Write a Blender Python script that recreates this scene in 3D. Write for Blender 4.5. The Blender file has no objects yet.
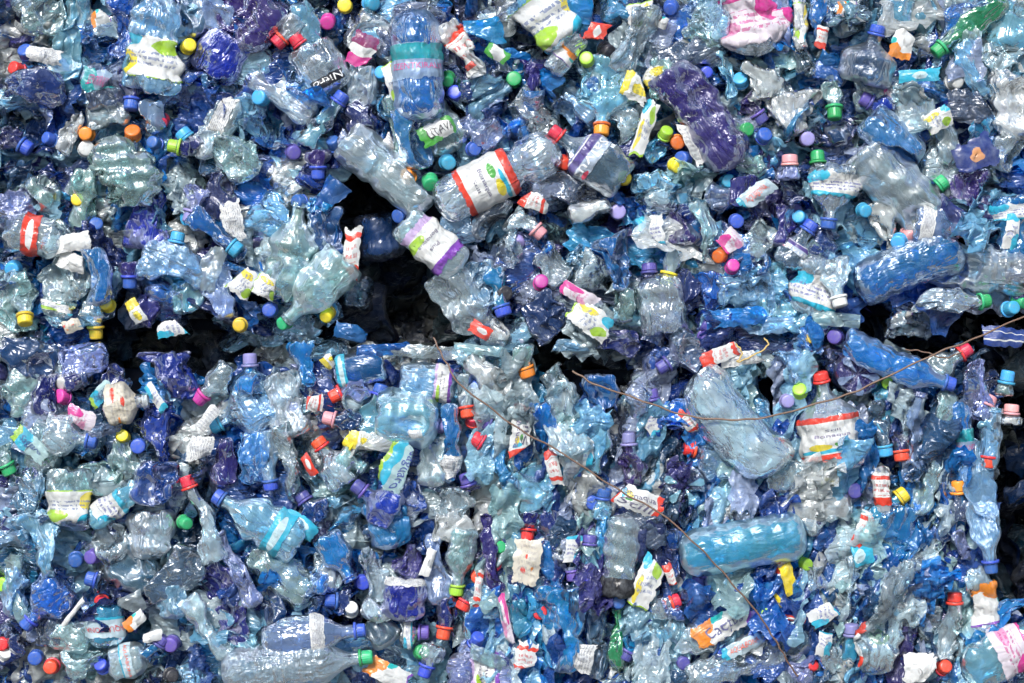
import bpy, math, random
import numpy as np
from mathutils import Matrix, Vector

# ------------------------------------------------------------------ scale and frame
U = 0.0016            # one picture unit in metres (a 28 mm bottle cap is about 18 units)
DIST = 3.4            # camera distance from the face of the bales
ZC = 1.00             # height of the camera's axis above the ground
sc = bpy.context.scene
COL = sc.collection

def pos(x, y, d=0.0):
    """point of the pile: x, y measured on the bale face, d units behind it"""
    s = (DIST + d * U) / DIST
    return Vector(((x - 512) * U * s, d * U, ZC + (341.5 - y) * U * s))

# ------------------------------------------------------------------ materials
def newmat(name):
    m = bpy.data.materials.new(name); m.use_nodes = True
    nt = m.node_tree; nt.nodes.clear()
    return m, nt, nt.nodes.new('ShaderNodeOutputMaterial')

def N(nt, t, **kw):
    n = nt.nodes.new(t)
    for k, v in kw.items():
        if k in n.inputs: n.inputs[k].default_value = v
        else: setattr(n, k, v)
    return n

def math_node(nt, op, a, b=None):
    n = nt.nodes.new('ShaderNodeMath'); n.operation = op
    for i, v in enumerate((a, b)):
        if v is None: continue
        if isinstance(v, (int, float)): n.inputs[i].default_value = v
        else: nt.links.new(v, n.inputs[i])
    return n.outputs[0]

def mixc(nt, f, a, b, mode='MIX'):
    n = nt.nodes.new('ShaderNodeMix'); n.data_type = 'RGBA'; n.blend_type = mode
    for i, v in ((0, f), (6, a), (7, b)):
        if isinstance(v, (int, float)): n.inputs[i].default_value = v
        elif isinstance(v, tuple): n.inputs[i].default_value = (v[0], v[1], v[2], 1)
        else: nt.links.new(v, n.inputs[i])
    return n.outputs[2]

def wrinkle(nt, scale=1.0, dist=0.0016, strength=0.55):
    """fine creases of thin pressed plastic"""
    L = nt.links
    tc = N(nt, 'ShaderNodeTexCoord')
    mp = N(nt, 'ShaderNodeMapping'); mp.inputs['Scale'].default_value = (0.38, 1.0, 1.0); mp.inputs['Rotation'].default_value = (0.2, 0.3, 0.5)
    L.new(tc.outputs['Object'], mp.inputs['Vector'])
    n1 = N(nt, 'ShaderNodeTexNoise', Scale=42 * scale, Detail=2.5, Roughness=0.5, Distortion=0.8)
    L.new(mp.outputs[0], n1.inputs['Vector'])
    nz = N(nt, 'ShaderNodeTexNoise', Scale=30 * scale, Detail=2.0); L.new(tc.outputs['Object'], nz.inputs['Vector'])
    off = mixc(nt, 0.04, mp.outputs[0], nz.outputs['Color'])
    tot = None
    for sc_, tilt in ((44 * scale, 0.32), (100 * scale, 0.08)):
        v1 = N(nt, 'ShaderNodeTexVoronoi', Scale=sc_); L.new(off, v1.inputs['Vector'])
        d1 = N(nt, 'ShaderNodeVectorMath'); d1.operation = 'SUBTRACT'; L.new(off, d1.inputs[0]); L.new(v1.outputs['Position'], d1.inputs[1])
        d2 = N(nt, 'ShaderNodeVectorMath'); d2.operation = 'SUBTRACT'; L.new(v1.outputs['Color'], d2.inputs[0]); d2.inputs[1].default_value = (.5, .5, .5)
        dp = N(nt, 'ShaderNodeVectorMath'); dp.operation = 'DOT_PRODUCT'; L.new(d1.outputs[0], dp.inputs[0]); L.new(d2.outputs[0], dp.inputs[1])
        t_ = math_node(nt, 'MULTIPLY', dp.outputs['Value'], tilt * 2 * strength)
        tot = t_ if tot is None else math_node(nt, 'ADD', tot, t_)
    rg = math_node(nt, 'ABSOLUTE', math_node(nt, 'SUBTRACT', n1.outputs['Fac'], 0.5))
    h = math_node(nt, 'ADD', tot, math_node(nt, 'MULTIPLY', rg, dist * 4.5))
    oi_ = N(nt, 'ShaderNodeObjectInfo')
    h = math_node(nt, 'MULTIPLY', h, math_node(nt, 'ADD', 0.45, math_node(nt, 'MULTIPLY', oi_.outputs['Random'], 1.3)))
    b = N(nt, 'ShaderNodeBump', Strength=1.0, Distance=1.0)
    L.new(h, b.inputs['Height'])
    return b.outputs['Normal'], n1.outputs['Fac'], tc

def plastic(name, tint, dens, film=None, rough=0.185, gloss=1.0, attr=False, dark=1.0):
    """thin translucent bottle plastic: tinted see-through film, milky scatter, clear-cut sheen"""
    m, nt, out = newmat(name); L = nt.links
    nrm, nf, tc = wrinkle(nt)
    oi = N(nt, 'ShaderNodeObjectInfo')
    film = film or tint
    if attr:
        at = N(nt, 'ShaderNodeAttribute'); at.attribute_name = 'tint'
        tcol = at.outputs['Color']; fcol = at.outputs['Color']
    else:
        hs = N(nt, 'ShaderNodeHueSaturation')
        hs.inputs['Color'].default_value = (*film, 1)
        r = oi.outputs['Random']
        L.new(math_node(nt, 'ADD', 0.475, math_node(nt, 'MULTIPLY', r, 0.05)), hs.inputs['Hue'])
        L.new(math_node(nt, 'ADD', 0.75, math_node(nt, 'MULTIPLY', math_node(nt, 'FRACT', math_node(nt, 'MULTIPLY', r, 7.3)), 0.5)), hs.inputs['Value'])
        fcol = hs.outputs['Color']
        tcol = mixc(nt, 0.25, tint, fcol)
    # dirt and wear
    dn = N(nt, 'ShaderNodeTexNoise', Scale=22.0, Detail=5.0, Roughness=0.7); L.new(tc.outputs['Object'], dn.inputs['Vector'])
    wear = N(nt, 'ShaderNodeMapRange'); L.new(dn.outputs['Fac'], wear.inputs['Value'])
    wear.inputs['From Min'].default_value = 0.42; wear.inputs['From Max'].default_value = 0.72
    grime = mixc(nt, math_node(nt, 'MULTIPLY', wear.outputs[0], 0.22), fcol, (0.40, 0.43, 0.44))
    dif = N(nt, 'ShaderNodeBsdfDiffuse'); L.new(grime, dif.inputs['Color']); L.new(nrm, dif.inputs['Normal'])
    trl = N(nt, 'ShaderNodeBsdfTranslucent'); L.new(grime, trl.inputs['Color']); L.new(nrm, trl.inputs['Normal'])
    ms = N(nt, 'ShaderNodeMixShader'); ms.inputs[0].default_value = 0.35
    L.new(dif.outputs[0], ms.inputs[1]); L.new(trl.outputs[0], ms.inputs[2])
    lw = N(nt, 'ShaderNodeLayerWeight', Blend=0.45); L.new(nrm, lw.inputs['Normal'])       # longer way through the wall at the edges
    edge = math_node(nt, 'POWER', lw.outputs['Facing'], 1.6)
    if not isinstance(tcol, tuple):
        tcol = mixc(nt, math_node(nt, 'MULTIPLY', edge, 0.8), tcol, mixc(nt, 1.0, tcol, tcol, 'MULTIPLY'))
    tr = N(nt, 'ShaderNodeBsdfTransparent'); L.new(tcol, tr.inputs['Color'])
    mb = N(nt, 'ShaderNodeMixShader')
    L.new(math_node(nt, 'ADD', math_node(nt, 'ADD', dens, math_node(nt, 'MULTIPLY', edge, 0.22)), math_node(nt, 'MULTIPLY', wear.outputs[0], 0.16)), mb.inputs[0])
    L.new(tr.outputs[0], mb.inputs[1]); L.new(ms.outputs[0], mb.inputs[2])
    fr = N(nt, 'ShaderNodeFresnel', IOR=1.58); L.new(nrm, fr.inputs['Normal'])
    gl = N(nt, 'ShaderNodeBsdfGlossy'); L.new(mixc(nt, 0.34, (1.0, 1.0, 1.0), fcol), gl.inputs['Color'])
    L.new(math_node(nt, 'ADD', math_node(nt, 'ADD', rough - 0.04, math_node(nt, 'MULTIPLY', math_node(nt, 'FRACT', math_node(nt, 'MULTIPLY', oi.outputs['Random'], 17.7)), 0.16)), math_node(nt, 'MULTIPLY', wear.outputs[0], 0.18)), gl.inputs['Roughness'])
    L.new(nrm, gl.inputs['Normal'])
    mg = N(nt, 'ShaderNodeMixShader')
    L.new(math_node(nt, 'MINIMUM', math_node(nt, 'MULTIPLY', math_node(nt, 'ADD', fr.outputs[0], 0.01), 1.5 * gloss), 0.9), mg.inputs[0])
    L.new(mb.outputs[0], mg.inputs[1]); L.new(gl.outputs[0], mg.inputs[2])
    L.new(mg.outputs[0], out.inputs[0])
    return m

PL = {   #        see-through tint       density  scatter colour
 'C': plastic('clear_plastic',        (0.66, 0.87, 0.96), 0.26, (0.74, 0.89, 0.97)),
 'G': plastic('greenish_clear_plastic', (0.58, 0.86, 0.90), 0.27, (0.56, 0.84, 0.86)),
 'P': plastic('pale_blue_plastic',    (0.32, 0.72, 0.98), 0.34, (0.34, 0.74, 0.99)),
 'A': plastic('turquoise_plastic',    (0.10, 0.58, 0.92), 0.40, (0.08, 0.52, 0.92), gloss=0.9),
 'B': plastic('blue_plastic',         (0.04, 0.38, 0.94), 0.44, (0.010, 0.32, 0.82), gloss=0.75),
 'M': plastic('mid_blue_plastic',     (0.06, 0.42, 0.96), 0.36, (0.03, 0.38, 0.92), gloss=0.8),
 'H': plastic('pale_grey_blue_plastic', (0.62, 0.82, 0.92), 0.40, (0.60, 0.78, 0.88)),
 'D': plastic('deep_blue_plastic',    (0.02, 0.18, 0.72), 0.50, (0.005, 0.11, 0.55), gloss=0.65),
 'V': plastic('violet_plastic',       (0.08, 0.08, 0.48), 0.48, (0.04, 0.045, 0.30), gloss=0.5),
 'N': plastic('navy_plastic',         (0.06, 0.18, 0.50), 0.55, (0.010, 0.05, 0.26), gloss=0.6),
 'E': plastic('green_plastic',        (0.08, 0.60, 0.36), 0.50, (0.02, 0.42, 0.20)),
 'L': plastic('lilac_plastic',        (0.45, 0.62, 0.93), 0.42, (0.34, 0.48, 0.86)),
 'K': plastic('smoky_plastic',        (0.34, 0.48, 0.66), 0.36, (0.12, 0.21, 0.34)),
 'W': plastic('cloudy_white_plastic', (0.78, 0.90, 0.96), 0.50, (0.88, 0.93, 0.95)),
}
PLW = {'C': 'clear', 'G': 'greenish clear', 'P': 'pale blue', 'A': 'turquoise', 'B': 'blue', 'D': 'deep blue',
       'V': 'violet', 'M': 'blue', 'H': 'pale grey-blue', 'N': 'navy', 'E': 'green', 'L': 'lilac', 'K': 'smoky grey', 'W': 'cloudy white'}

def hard(name, col, rough=0.38, spec=0.5):
    m, nt, out = newmat(name); L = nt.links
    tc = N(nt, 'ShaderNodeTexCoord')
    oi = N(nt, 'ShaderNodeObjectInfo')
    n = N(nt, 'ShaderNodeTexNoise', Scale=160.0, Detail=5.0, Roughness=0.7); L.new(tc.outputs['Object'], n.inputs['Vector'])
    mr = N(nt, 'ShaderNodeMapRange'); L.new(n.outputs['Fac'], mr.inputs['Value'])
    mr.inputs['From Min'].default_value = 0.48; mr.inputs['From Max'].default_value = 0.8
    hs = N(nt, 'ShaderNodeHueSaturation'); hs.inputs['Color'].default_value = (*col, 1)
    L.new(math_node(nt, 'ADD', 0.485, math_node(nt, 'MULTIPLY', oi.outputs['Random'], 0.03)), hs.inputs['Hue'])
    L.new(math_node(nt, 'ADD', 0.72, math_node(nt, 'MULTIPLY', oi.outputs['Random'], 0.4)), hs.inputs['Value'])
    c = mixc(nt, math_node(nt, 'ADD', 0.05, math_node(nt, 'MULTIPLY', mr.outputs[0], 0.55)), hs.outputs['Color'], (0.24, 0.23, 0.22))
    p = N(nt, 'ShaderNodeBsdfPrincipled', Roughness=rough)
    L.new(c, p.inputs['Base Color']); p.inputs['Specular IOR Level'].default_value = spec
    p.inputs['Subsurface Weight'].default_value = 0.0
    b = N(nt, 'ShaderNodeBump', Strength=0.25, Distance=0.0006); L.new(n.outputs['Fac'], b.inputs['Height'])
    L.new(b.outputs[0], p.inputs['Normal']); L.new(p.outputs[0], out.inputs[0])
    return m

CAPC = {'r': ('red', (0.80, 0.025, 0.03)), 'o': ('orange', (0.88, 0.24, 0.02)), 'y': ('yellow', (0.86, 0.66, 0.03)),
        'l': ('lime green', (0.38, 0.72, 0.05)), 'g': ('green', (0.02, 0.42, 0.14)), 'b': ('blue', (0.03, 0.11, 0.55)),
        'c': ('light blue', (0.05, 0.42, 0.78)), 'v': ('violet', (0.10, 0.08, 0.40)), 'w': ('white', (0.78, 0.80, 0.80)),
        'p': ('pink', (0.85, 0.38, 0.42)), 'm': ('magenta', (0.62, 0.04, 0.36)), 'k': ('black', (0.02, 0.02, 0.035)),
        'u': ('lilac', (0.30, 0.28, 0.62)), 'n': ('brown', (0.45, 0.25, 0.18))}
CAPM = {k: hard(v[0].replace(' ', '_') + '_cap_plastic', v[1]) for k, v in CAPC.items()}
M_INK = {}
def ink(col):
    key = tuple(col)
    if key not in M_INK:
        M_INK[key] = hard('printing_ink', key, 0.4)
    return M_INK[key]

def printed(name, bands, blobs=(), base=(0.80, 0.81, 0.80), dens=0.92, warp=0.05, axis='u', lines=None):
    """label film: constant bands across u (or v), coloured blobs, slight see-through, scuffs.
    bands: (from, to, colour); blobs: (u, v, ru, rv, colour)"""
    m, nt, out = newmat(name); L = nt.links
    nrm, nf, tc = wrinkle(nt, 1.0, 0.0012, 0.6)
    nz = N(nt, 'ShaderNodeTexNoise', Scale=5.0, Detail=3.0); L.new(tc.outputs['UV'], nz.inputs['Vector'])
    uvw = mixc(nt, warp, tc.outputs['UV'], nz.outputs['Color'])
    sep = N(nt, 'ShaderNodeSeparateXYZ'); L.new(uvw, sep.inputs[0])
    a = sep.outputs['X'] if axis == 'u' else sep.outputs['Y']
    col = base
    for f, t, c in bands:
        k = math_node(nt, 'MULTIPLY', math_node(nt, 'GREATER_THAN', a, f), math_node(nt, 'LESS_THAN', a, t))
        col = mixc(nt, k, col, c)
    for u, v, ru, rv, c in blobs:
        du = math_node(nt, 'DIVIDE', math_node(nt, 'SUBTRACT', sep.outputs['X'], u), ru)
        dv = math_node(nt, 'DIVIDE', math_node(nt, 'SUBTRACT', sep.outputs['Y'], v), rv)
        rr = math_node(nt, 'ADD', math_node(nt, 'MULTIPLY', du, du), math_node(nt, 'MULTIPLY', dv, dv))
        rr = math_node(nt, 'ADD', rr, math_node(nt, 'MULTIPLY', nz.outputs['Fac'], 0.6))
        col = mixc(nt, math_node(nt, 'LESS_THAN', rr, 1.3), col, c)
    if lines:                       # rows of small print too fine to read
        u0, u1, v0, v1, n, c = lines
        fr_ = math_node(nt, 'FRACT', math_node(nt, 'MULTIPLY', sep.outputs['X'], n))
        wn = N(nt, 'ShaderNodeTexNoise', Scale=1.0, Detail=1.0); mpp = N(nt, 'ShaderNodeMapping'); mpp.inputs['Scale'].default_value = (n, 34, 1)
        L.new(uvw, mpp.inputs['Vector']); L.new(mpp.outputs[0], wn.inputs['Vector'])
        k = math_node(nt, 'MULTIPLY', math_node(nt, 'LESS_THAN', fr_, 0.5), math_node(nt, 'GREATER_THAN', wn.outputs['Fac'], 0.48))
        for ax_, lo_, hi_ in (('X', u0, u1), ('Y', v0, v1)):
            k = math_node(nt, 'MULTIPLY', k, math_node(nt, 'MULTIPLY', math_node(nt, 'GREATER_THAN', sep.outputs[ax_], lo_), math_node(nt, 'LESS_THAN', sep.outputs[ax_], hi_)))
        col = mixc(nt, math_node(nt, 'MULTIPLY', k, 0.75), col, c)
    g = N(nt, 'ShaderNodeTexNoise', Scale=45.0, Detail=5.0, Roughness=0.75); L.new(tc.outputs['Object'], g.inputs['Vector'])
    mr = N(nt, 'ShaderNodeMapRange'); L.new(g.outputs['Fac'], mr.inputs['Value'])
    mr.inputs['From Min'].default_value = 0.45; mr.inputs['From Max'].default_value = 0.75
    col = mixc(nt, math_node(nt, 'MULTIPLY', mr.outputs[0], 0.35), col, (0.42, 0.46, 0.50))
    p = N(nt, 'ShaderNodeBsdfPrincipled', Roughness=0.3); L.new(col, p.inputs['Base Color']); L.new(nrm, p.inputs['Normal'])
    tl = N(nt, 'ShaderNodeBsdfTranslucent'); L.new(col, tl.inputs['Color'])
    m1 = N(nt, 'ShaderNodeMixShader'); m1.inputs[0].default_value = 0.2
    L.new(p.outputs[0], m1.inputs[1]); L.new(tl.outputs[0], m1.inputs[2])
    tr = N(nt, 'ShaderNodeBsdfTransparent'); tr.inputs[0].default_value = (0.9, 0.95, 1, 1)
    ms = N(nt, 'ShaderNodeMixShader')
    s0 = N(nt, 'ShaderNodeSeparateXYZ'); L.new(tc.outputs['UV'], s0.inputs[0])     # ragged, torn margin
    ed = None
    for o_ in ('X', 'Y'):
        q = math_node(nt, 'SUBTRACT', 0.5, math_node(nt, 'ABSOLUTE', math_node(nt, 'SUBTRACT', s0.outputs[o_], 0.5)))
        ed = q if ed is None else math_node(nt, 'MINIMUM', ed, q)
    tn = N(nt, 'ShaderNodeTexNoise', Scale=60.0, Detail=4.0, Roughness=0.6); L.new(tc.outputs['Object'], tn.inputs['Vector'])
    ed = math_node(nt, 'ADD', ed, math_node(nt, 'MULTIPLY', math_node(nt, 'SUBTRACT', tn.outputs['Fac'], 0.5), 0.5))
    L.new(math_node(nt, 'MULTIPLY', math_node(nt, 'GREATER_THAN', ed, 0.0), dens), ms.inputs[0])
    L.new(tr.outputs[0], ms.inputs[1]); L.new(m1.outputs[0], ms.inputs[2]); L.new(ms.outputs[0], out.inputs[0])
    return m

RED = (0.80, 0.06, 0.03); WH = (0.80, 0.81, 0.80); TEAL = (0.02, 0.50, 0.50); LIME = (0.40, 0.66, 0.05); CY = (0.04, 0.50, 0.72)
PUR = (0.25, 0.07, 0.50); MAG = (0.72, 0.05, 0.32); GRN = (0.08, 0.40, 0.06); YEL = (0.85, 0.70, 0.05); ORG = (0.88, 0.28, 0.03)
DES = {
 'wg': (printed('white_label_film_with_green', [(0, .07, LIME)], [(.75, .3, .16, .18, LIME), (.35, .75, .25, .12, YEL), (.9, .8, .2, .2, CY)], lines=(.28, .62, .2, .8, 9, (.15, .2, .4))), 'white and green label'),
 'wc': (printed('white_label_film_with_cyan', [(.8, 1, CY)], [(.2, .2, .3, .25, CY)], lines=(.3, .7, .15, .85, 8, (.1, .12, .4))), 'white and cyan label'),
 'ww': (printed('plain_white_label_film', [(.0, .04, (.5, .5, .55))], [(.5, .5, .3, .1, (.62, .64, .66))], lines=(.12, .9, .1, .9, 11, (.3, .3, .36))), 'white label'),
 'sr': (printed('white_label_film_with_red_edges', [(0, .16, RED), (.86, 1, RED)], [(.24, .62, .05, .20, CY), (.33, .62, .07, .10, YEL), (.36, .42, .06, .08, GRN)]), 'red edged white label'),
 'rw': (printed('red_and_white_label_film', [(0, .3, RED), (.75, .85, RED)], lines=(.34, .7, .2, .8, 7, (.6, .05, .05))), 'red and white label'),
 'pu': (printed('white_label_film_with_purple_edges', [(0, .18, (.62, .45, .75)), (.8, 1, PUR)], [(.3, .3, .1, .2, LIME)]), 'purple edged white label'),
 'gr': (printed('green_label_film', [(.0, 1., GRN), (.22, .8, WH)], [(.0, .0, .5, .4, GRN), (1., 1., .4, .4, GRN)], warp=0.03), 'green label'),
 'gt': (printed('lettered_green_label_film', [(.0, 1., GRN), (.22, .8, WH)], [(.0, .0, .5, .4, GRN), (1., 1., .4, .4, GRN)], warp=0.03), 'green label'),
 'tl': (printed('teal_and_clear_label_film', [(.05, .45, TEAL)], base=(.45, .62, .82), dens=0.6), 'teal and clear label'),
 'lv': (printed('violet_and_white_script_label_film', [(.0, .52, (.50, .60, .74)), (.55, .84, (.10, .07, .28)), (.84, .9, WH)], [(.14, .72, .10, .08, (.8, .08, .15))], base=(.2, .2, .45)), 'violet and white label'),
 'bk': (printed('black_label_film', [(0, 1, (.02, .02, .03))]), 'black label'),
 'bs': (printed('blue_and_white_striped_film', [(0, 1, (.02, .06, .30)), (.3, .38, WH), (.7, .74, WH)], axis='v', warp=0.03), 'blue and white striped label'),
 'rp': (printed('white_label_film_with_red_patches', [], [(.05, .1, .3, .2, RED), (.95, .2, .2, .25, RED), (.9, .85, .35, .12, RED), (.4, .5, .12, .1, GRN), (.25, .35, .1, .08, RED)], base=(.78, .82, .82), warp=0.12, dens=0.9), 'white label with red patches'),
 'kb': (printed('black_cup_plastic', [(0, 1, (.015, .015, .02))], dens=1.0), 'black foot'),
 'wm': (printed('white_label_film_with_magenta', [(0, .12, MAG)], [(.25, .75, .3, .2, MAG), (.6, .2, .15, .2, (.8, .35, .55))], base=(.8, .72, .80), lines=(.3, .75, .2, .8, 8, (.6, .08, .3))), 'white and magenta label'),
 'ma': (printed('magenta_label_film', [(0, .35, MAG), (.6, 1, (.25, .02, .12))]), 'magenta label'),
 'or': (printed('orange_and_white_label_film', [(0, .24, ORG), (.92, 1, PUR)], [(.45, .9, .18, .15, TEAL), (.3, .8, .12, .3, ORG)]), 'orange and white label'),
 'oc': (printed('lettered_orange_label_film', [(0, .24, ORG), (.92, 1, PUR)], [(.45, .9, .18, .15, TEAL), (.3, .8, .12, .3, ORG)]), 'orange and white label'),
 'ag': (printed('aqua_and_green_label_film', [(0, .16, LIME), (.16, .45, CY)], base=(.50, .72, .74), dens=0.8), 'aqua label with green stripe'),
 'pk': (printed('pale_blue_label_film', [(.0, .15, CY)], base=(.58, .74, .82), dens=0.85), 'pale label with red lettering'),
 'ye': (printed('yellow_and_white_label_film', [(0, .4, YEL)], [(.7, .5, .2, .2, YEL)], lines=(.45, .8, .2, .8, 8, (.3, .3, .1))), 'yellow and white label'),
 'cr': (printed('cream_film_with_red_marks', [], [(.3, .6, .07, .09, RED), (.6, .5, .05, .05, RED), (.4, .3, .05, .05, ORG)], base=(.76, .70, .58), lines=(.2, .9, .2, .8, 9, (.5, .45, .4))), 'cream film'),
 'cy': (printed('cyan_label_film', [(0, 1, CY)], [(.5, .5, .2, .3, (.6, .8, .85))]), 'cyan label'),
 'nv': (printed('navy_label_film', [(0, 1, (.03, .05, .22))], [(.55, .5, .13, .22, (.75, .35, .15))]), 'navy label'),
 'rd': (printed('red_label_film', [(0, 1, RED)], [(.5, .5, .2, .2, WH)]), 'red label'),
}

M_WIRE = hard('rusty_brown_wire', (0.15, 0.075, 0.05), 0.5)
M_BAND = hard('yellow_brown_string', (0.55, 0.36, 0.12), 0.6)

# ------------------------------------------------------------------ mesh helpers
def mesh_from(name, V, F, mat, uv=None, smooth=True):
    me = bpy.data.meshes.new(name)
    V = np.asarray(V, dtype=np.float32); F = np.asarray(F, dtype=np.int32)
    n, k = F.shape
    me.vertices.add(len(V)); me.vertices.foreach_set('co', V.ravel())
    me.loops.add(n * k); me.loops.foreach_set('vertex_index', F.ravel())
    me.polygons.add(n)
    me.polygons.foreach_set('loop_start', np.arange(0, n * k, k, dtype=np.int32))
    try: me.polygons.foreach_set('loop_total', np.full(n, k, dtype=np.int32))
    except Exception: pass
    me.polygons.foreach_set('use_smooth', np.full(n, smooth, dtype=bool))
    if uv is not None:
        l = me.uv_layers.new(name='UVMap'); l.data.foreach_set('uv', np.asarray(uv, dtype=np.float32)[F.ravel()].ravel())
    me.update(calc_edges=True)
    if mat: me.materials.append(mat)
    return me

def link(name, me, parent=None):
    o = bpy.data.objects.new(name, me); COL.objects.link(o)
    if parent: o.parent = parent
    return o

def grid_faces(a, b, wrap):
    i, j = np.meshgrid(np.arange(a - 1), np.arange(b if wrap else b - 1), indexing='ij')
    j2 = (j + 1) % b
    return np.stack([i * b + j, (i + 1) * b + j, (i + 1) * b + j2, i * b + j2], -1).reshape(-1, 4)

def facet(P, rng, s):
    """height field of flat facets meeting in sharp creases"""
    lo, hi = P.min(0) - s, P.max(0) + s
    n = int(min(260, max(12, np.prod(np.maximum((hi - lo), s)) / s ** 3 * 0.9)))
    S = rng.random((n, 3)) * (hi - lo) + lo
    d = ((P[:, None, :] - S[None]) ** 2).sum(-1) if len(P) * n < 900000 else None
    if d is None:
        d = np.concatenate([((q[:, None, :] - S[None]) ** 2).sum(-1) for q in np.array_split(P, 6)])
    d = np.sqrt(np.partition(d, 1, axis=1)[:, :2])
    return (d[:, 1] - d[:, 0]) / s

def crease(u, v, rng, wrap=0):
    """piecewise flat triangles meeting in sharp ridges; u, v in cells, v repeats after `wrap` cells"""
    nu, nv = int(u.max()) + 4, wrap if wrap else int(v.max()) + 4
    H = rng.random((nu + 2, nv + 2)) * 2 - 1
    i, j = np.floor(u).astype(int), np.floor(v).astype(int)
    fu, fv = u - i, v - j
    i = np.clip(i + 1, 0, nu); jm = (lambda q: q % wrap) if wrap else (lambda q: np.clip(q + 1, 0, nv))
    a, b, c, d = H[i, jm(j)], H[i + 1, jm(j)], H[i, jm(j + 1)], H[i + 1, jm(j + 1)]
    return np.where(fu + fv < 1, a + (b - a) * fu + (c - a) * fv, d + (c - d) * (1 - fu) + (b - d) * (1 - fv))

def wave(x, rng, n=3, lam=60.0):
    r = np.zeros_like(x)
    for k in range(n):
        r += np.sin(x * 2 * math.pi / (lam * (0.5 + rng.random())) + rng.random() * 6.28) / (k + 1)
    return r / 1.5

def tri(x): return np.abs((x % 1.0) * 2 - 1) * 2 - 1

CR = {0: (0.88, 2, 0.42, 12), 1: (0.74, 3, 1.3, 12), 2: (0.55, 6, 2.2, 11), 3: (0.30, 7, 2.8, 11)}

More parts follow.
